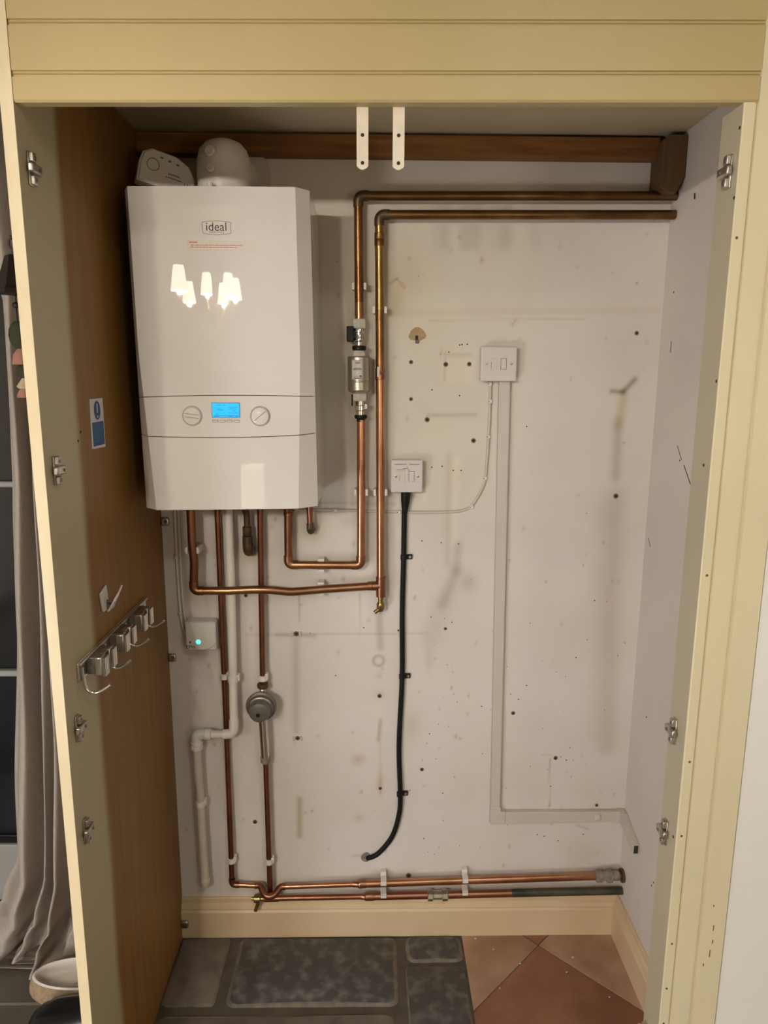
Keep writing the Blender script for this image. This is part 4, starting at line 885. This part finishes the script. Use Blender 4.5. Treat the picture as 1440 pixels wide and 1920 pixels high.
for x, z in ((-.198,.908),(-.200,.608)):
    for s_ in (-1,1): MB().box(x+s_*.010-.003,x+s_*.010+.003,-.005,-.0003,z-.007,z+.007).build('plaster_lump', M_wplast2, wb, bevel=.0015)
wr = [o for o in bpy.data.objects if o.name.startswith('wall_right')][0]
def side_mark(y, z, dy, dz, r=.0008, nm='scratch', X_=XR):
    MB().tube([(X_-.0002,y,z),(X_-.0002,y+dy,z+dz)], r, n=6).build(nm, M_hole, wr)
side_mark(-.150,1.425,-.030,-.030); side_mark(-.195,1.385,-.055,-.050,.0011); side_mark(-.068,1.665,-.001,-.026,.0009)
side_mark(-.133,1.980,-.002,-.012,.0022,'chip'); side_mark(.0-.02,1.175,-.02,-.02,.0007)
for y, z in ((-.225,.335),(-.215,.318),(-.17,1.395),(-.06,1.78),(-.1,.72)): side_mark(y, z, -.001, -.004, .0013, 'chip')
jm = [o for o in bpy.data.objects if o.name.startswith('trim_3')][0]
for y, z in ((-.622,1.962),(-.622,1.578),(-.604,1.437),(-.618,.74),(-.625,1.86)):
    MB().lathe([(.0028,0),(.0026,.0006)], (.5656,y,z), (-1,0,0), 10).build('screw_hole', M_hole, jm)
for y, z in ((-.472,1.478),(-.486,1.463)): MB().lathe([(.0026,0),(.0024,.0006)], (XL,y,z), (1,0,0), 10).build('screw_hole', M_hole, lp)
for x, z, l in ((.652,.548,.012),(.650,.490,.016),(.653,.52,.008),(.640,.47,.006),(.648,.60,.004)):
    MB().box(x,x+.0018,YF-.0004,YF+.001,z,z+l).build('paint_chip', M_timber, st2)
for x, z in ((.574,.42),(.576,.52),(.575,.75),(.577,.90),(.5745,.34),(.573,1.80),(.5765,1.25)):
    MB().lathe([(.0025,0),(.002,.0005)], (x,YF,z), (0,-1,0), 8).build('paint_chip', M_timber, st2)
for x, y in ((.345,-.07),(.41,-.12),(.56,-.10),(.30,-.03),(.34,-.20),(.62,-.23),(.53,-.15)):
    MB().ball((x,y,.0008), .004*rng.uniform(.5,1), (1,.8,.3), 10).build('plaster_crumb', M_label, fl)

# ------------------------------------------------------------------ left of the cupboard: curtain, hanging bell, clog, shoe
cu_rows = {  # height: x of left edge, crest A, valley, crest B, valley, crest C, valley, crest D, right edge
 2.05:(-.93,-.83,-.79,-.775,-.765,-.745,-.725,-.705,-.60),
 1.75:(-.872,-.805,-.785,-.770,-.757,-.743,-.722,-.708,-.60),
 1.58:(-.880,-.815,-.797,-.782,-.765,-.748,-.728,-.710,-.61),
 1.32:(-.888,-.825,-.808,-.795,-.772,-.757,-.735,-.717,-.62),
 .66:(-.940,-.872,-.845,-.828,-.812,-.792,-.762,-.738,-.63),
 .29:(-.975,-.900,-.875,-.860,-.850,-.815,-.795,-.766,-.64),
 .15:(-1.030,-.945,-.905,-.893,-.872,-.842,-.815,-.790,-.65),
 .07:(-1.075,-.985,-.935,-.925,-.900,-.880,-.835,-.820,-.67),
 .006:(-1.110,-1.030,-.975,-.960,-.925,-.900,-.850,-.840,-.69)}
deep = {2.05:0,1.75:0,1.58:0,1.32:0,.66:0,.29:.01,.15:.03,.07:.05,.006:.07}
zs = sorted(cu_rows, reverse=True)
ylev = (-.03,-.14,-.03,-.12,-.03,-.15,-.04,-.13,-.06)
def crow(z):
    for a, b in zip(zs[:-1], zs[1:]):
        if z <= a+1e-6 and z >= b-1e-6:
            t_ = (a-z)/(a-b); t_ = t_*t_*(3-2*t_) if z < .3 else t_
            return [p*(1-t_)+q*t_ for p, q in zip(cu_rows[a], cu_rows[b])], deep[a]*(1-t_)+deep[b]*t_
    return (list(cu_rows[2.05]), 0)
def curt(u, v):
    z = 2.35*(1-v)**1.25+.004
    xs, dp = crow(min(z, 2.05)); s_ = u*8; i = min(int(s_), 7); f_ = s_-i; g_ = .5-.5*math.cos(PI*f_)
    x = xs[i]*(1-f_)+xs[i+1]*f_
    y = ylev[i]*(1-g_)+ylev[i+1]*g_
    yb_l = (-.03,-.14,-.05,-.13,-.06,-.175,-.06,-.105,-.05)
    y = y*(1-dp/.07)+(yb_l[i]*(1-g_)+yb_l[i+1]*g_)*(dp/.07)
    if z < .12: z = max(.004, z-(.0 if y < -.1 else -.006)+.012*math.sin(u*21))
    return (x+.004*math.sin(z*9+u*13), y+.004*math.sin(z*7+u*9), z)
tag(MB().grid(curt, 150, 90).build('curtain', M_linen, angle=180, solid=.002), 'long grey linen curtain pooling on the floor left of the cupboard', 'curtain')
hb = thing('hanging_bell', 'dark metal bell hanging with green, pink and cream felt tassels', 'bell', (-.648,-.45,1.55))
bx_, by_ = -.640, -.45
MB().tube([(bx_+.008*math.cos(a), by_, 1.812+.010*math.sin(a)) for a in np.linspace(0,2*PI,20)], .0018, n=8).cyl((XL-.018,by_,1.822),(bx_-.004,by_,1.822),.003).build('hanging_ring', M_iron, hb)
MB().lathe([(.012,0),(.016,-.002),(.036,-.055),(.042,-.060),(.042,-.068),(.036,-.068)], (bx_-.002,by_,1.792), (0,0,1), 4).build('bell_body', M_iron, hb, smooth=False)
MB().cyl((bx_,by_,1.80),(bx_,by_,1.785),.003).build('bell_loop', M_iron, hb)
MB().tube([(bx_-.004,by_,1.74),(bx_-.006,by_,1.56)], .0012, n=6).ball((bx_-.005,by_,1.705),.006).build('cord', M_iron, hb)
MB().ball((bx_-.004,by_,1.652),.021,(.9,.6,1.25),16).build('green_tassel', M_feltg, hb)
MB().lathe([(.006,0),(.014,-.010),(.017,-.028),(.012,-.029)], (bx_-.003,by_,1.628), (0,0,1), 12).build('pink_tassel', M_feltp, hb)
MB().ball((bx_-.002,by_,1.588),.013,(1,.7,1.1),14).build('green_tassel', M_feltg, hb)
MB().lathe([(.003,0),(.014,-.016),(.010,-.020)], (bx_-.002,by_,1.576), (0,0,1), 12).build('cream_tassel', M_feltc, hb)
MB().lathe([(.008,0),(.014,-.010),(.015,-.016)], (bx_-.002,by_,1.556), (0,0,1), 12).build('pink_tassel', M_feltp, hb)

def shoe_loft(sections, n=28):   # sections: (x, half width, bottom z, top z, yc)
    vv = []; ff = []
    for x, hw_, z0, z1, yc in sections:
        for k in range(n):
            a = 2*PI*k/n; ca, sa = math.cos(a), math.sin(a)
            sg = lambda v, p: math.copysign(abs(v)**p, v)
            vv.append((x, yc+hw_*sg(ca,.75), (z0+z1)/2+(z1-z0)/2*sg(sa,.75)))
    m = len(sections)
    for j in range(m-1):
        for k in range(n): ff.append((j*n+k, j*n+(k+1) % n, (j+1)*n+(k+1) % n, (j+1)*n+k))
    ff += [tuple(range(n)), tuple((m-1)*n+k for k in range(n))]
    return MB().add(vv, ff)
cl = thing('clog', 'cream foam clog with tan side standing under the curtain', 'shoe', (-.75,-.19,0))
def clog_wall(u, v):   # rim of the heel half and body: closed outline swept up
    a = 2*PI*u; cx, cy = -.748, -.205
    L_, W_ = .118, .054
    r_ = 1+.04*math.cos(2*a)
    fl_ = [(.93,0.0),(1.05,.010),(1.08,.022),(1.05,.045),(.99,.062),(.94,.066),(.89,.062),(.86,.046),(.80,.034),(0.0,.031)]
    s_ = v*(len(fl_)-1); i = min(int(s_), len(fl_)-2); f_ = s_-i
    k = fl_[i][0]*(1-f_)+fl_[i+1][0]*f_; z = fl_[i][1]*(1-f_)+fl_[i+1][1]*f_
    return (cx+L_*r_*k*math.cos(a), cy+W_*r_*k*math.sin(a), z+.001)
MB().grid(lambda u, v: clog_wall(u, v*.44), 48, 10).build('tan_side', M_tan, cl, angle=60)
MB().grid(lambda u, v: clog_wall(u, .42+v*.58), 48, 18).build('foam_footbed', M_foam, cl, angle=60)
rv = MB().lathe([(.0085,0),(.0085,.004),(.006,.005)], (-.740,-.260,.048), (0,-1,.25), 18).build('strap_rivet', M_tan, cl)
MB().lathe([(.0052,0),(.0050,.002)], (-.740,-.2648,.0492), (0,-1,.25), 16).build('rivet_centre', M_hole, rv)
for k in range(4): MB().tube([(-.79+.012*k,-.225+.010*k,.0335),(-.69,-.220+.010*k,.0335)], .0009, n=6).build('footbed_groove', M_sticker, cl)
sh = shoe_loft([(a-.025, b, c, d, e+.012) for a, b, c, d, e in [(-.80,.010,.004,.030,-.335),(-.795,.030,.002,.055,-.335),(-.775,.045,.001,.070,-.335),(-.74,.052,.001,.080,-.335),(-.69,.052,.001,.088,-.335),(-.64,.047,.001,.098,-.335),(-.60,.042,.001,.105,-.335),(-.58,.036,.001,.105,-.335),(-.570,.020,.01,.09,-.335)]]).build('shoe', M_shoe, angle=60)
tag(sh, 'glossy black shoe with rounded toe in front of the cream clog', 'shoe')
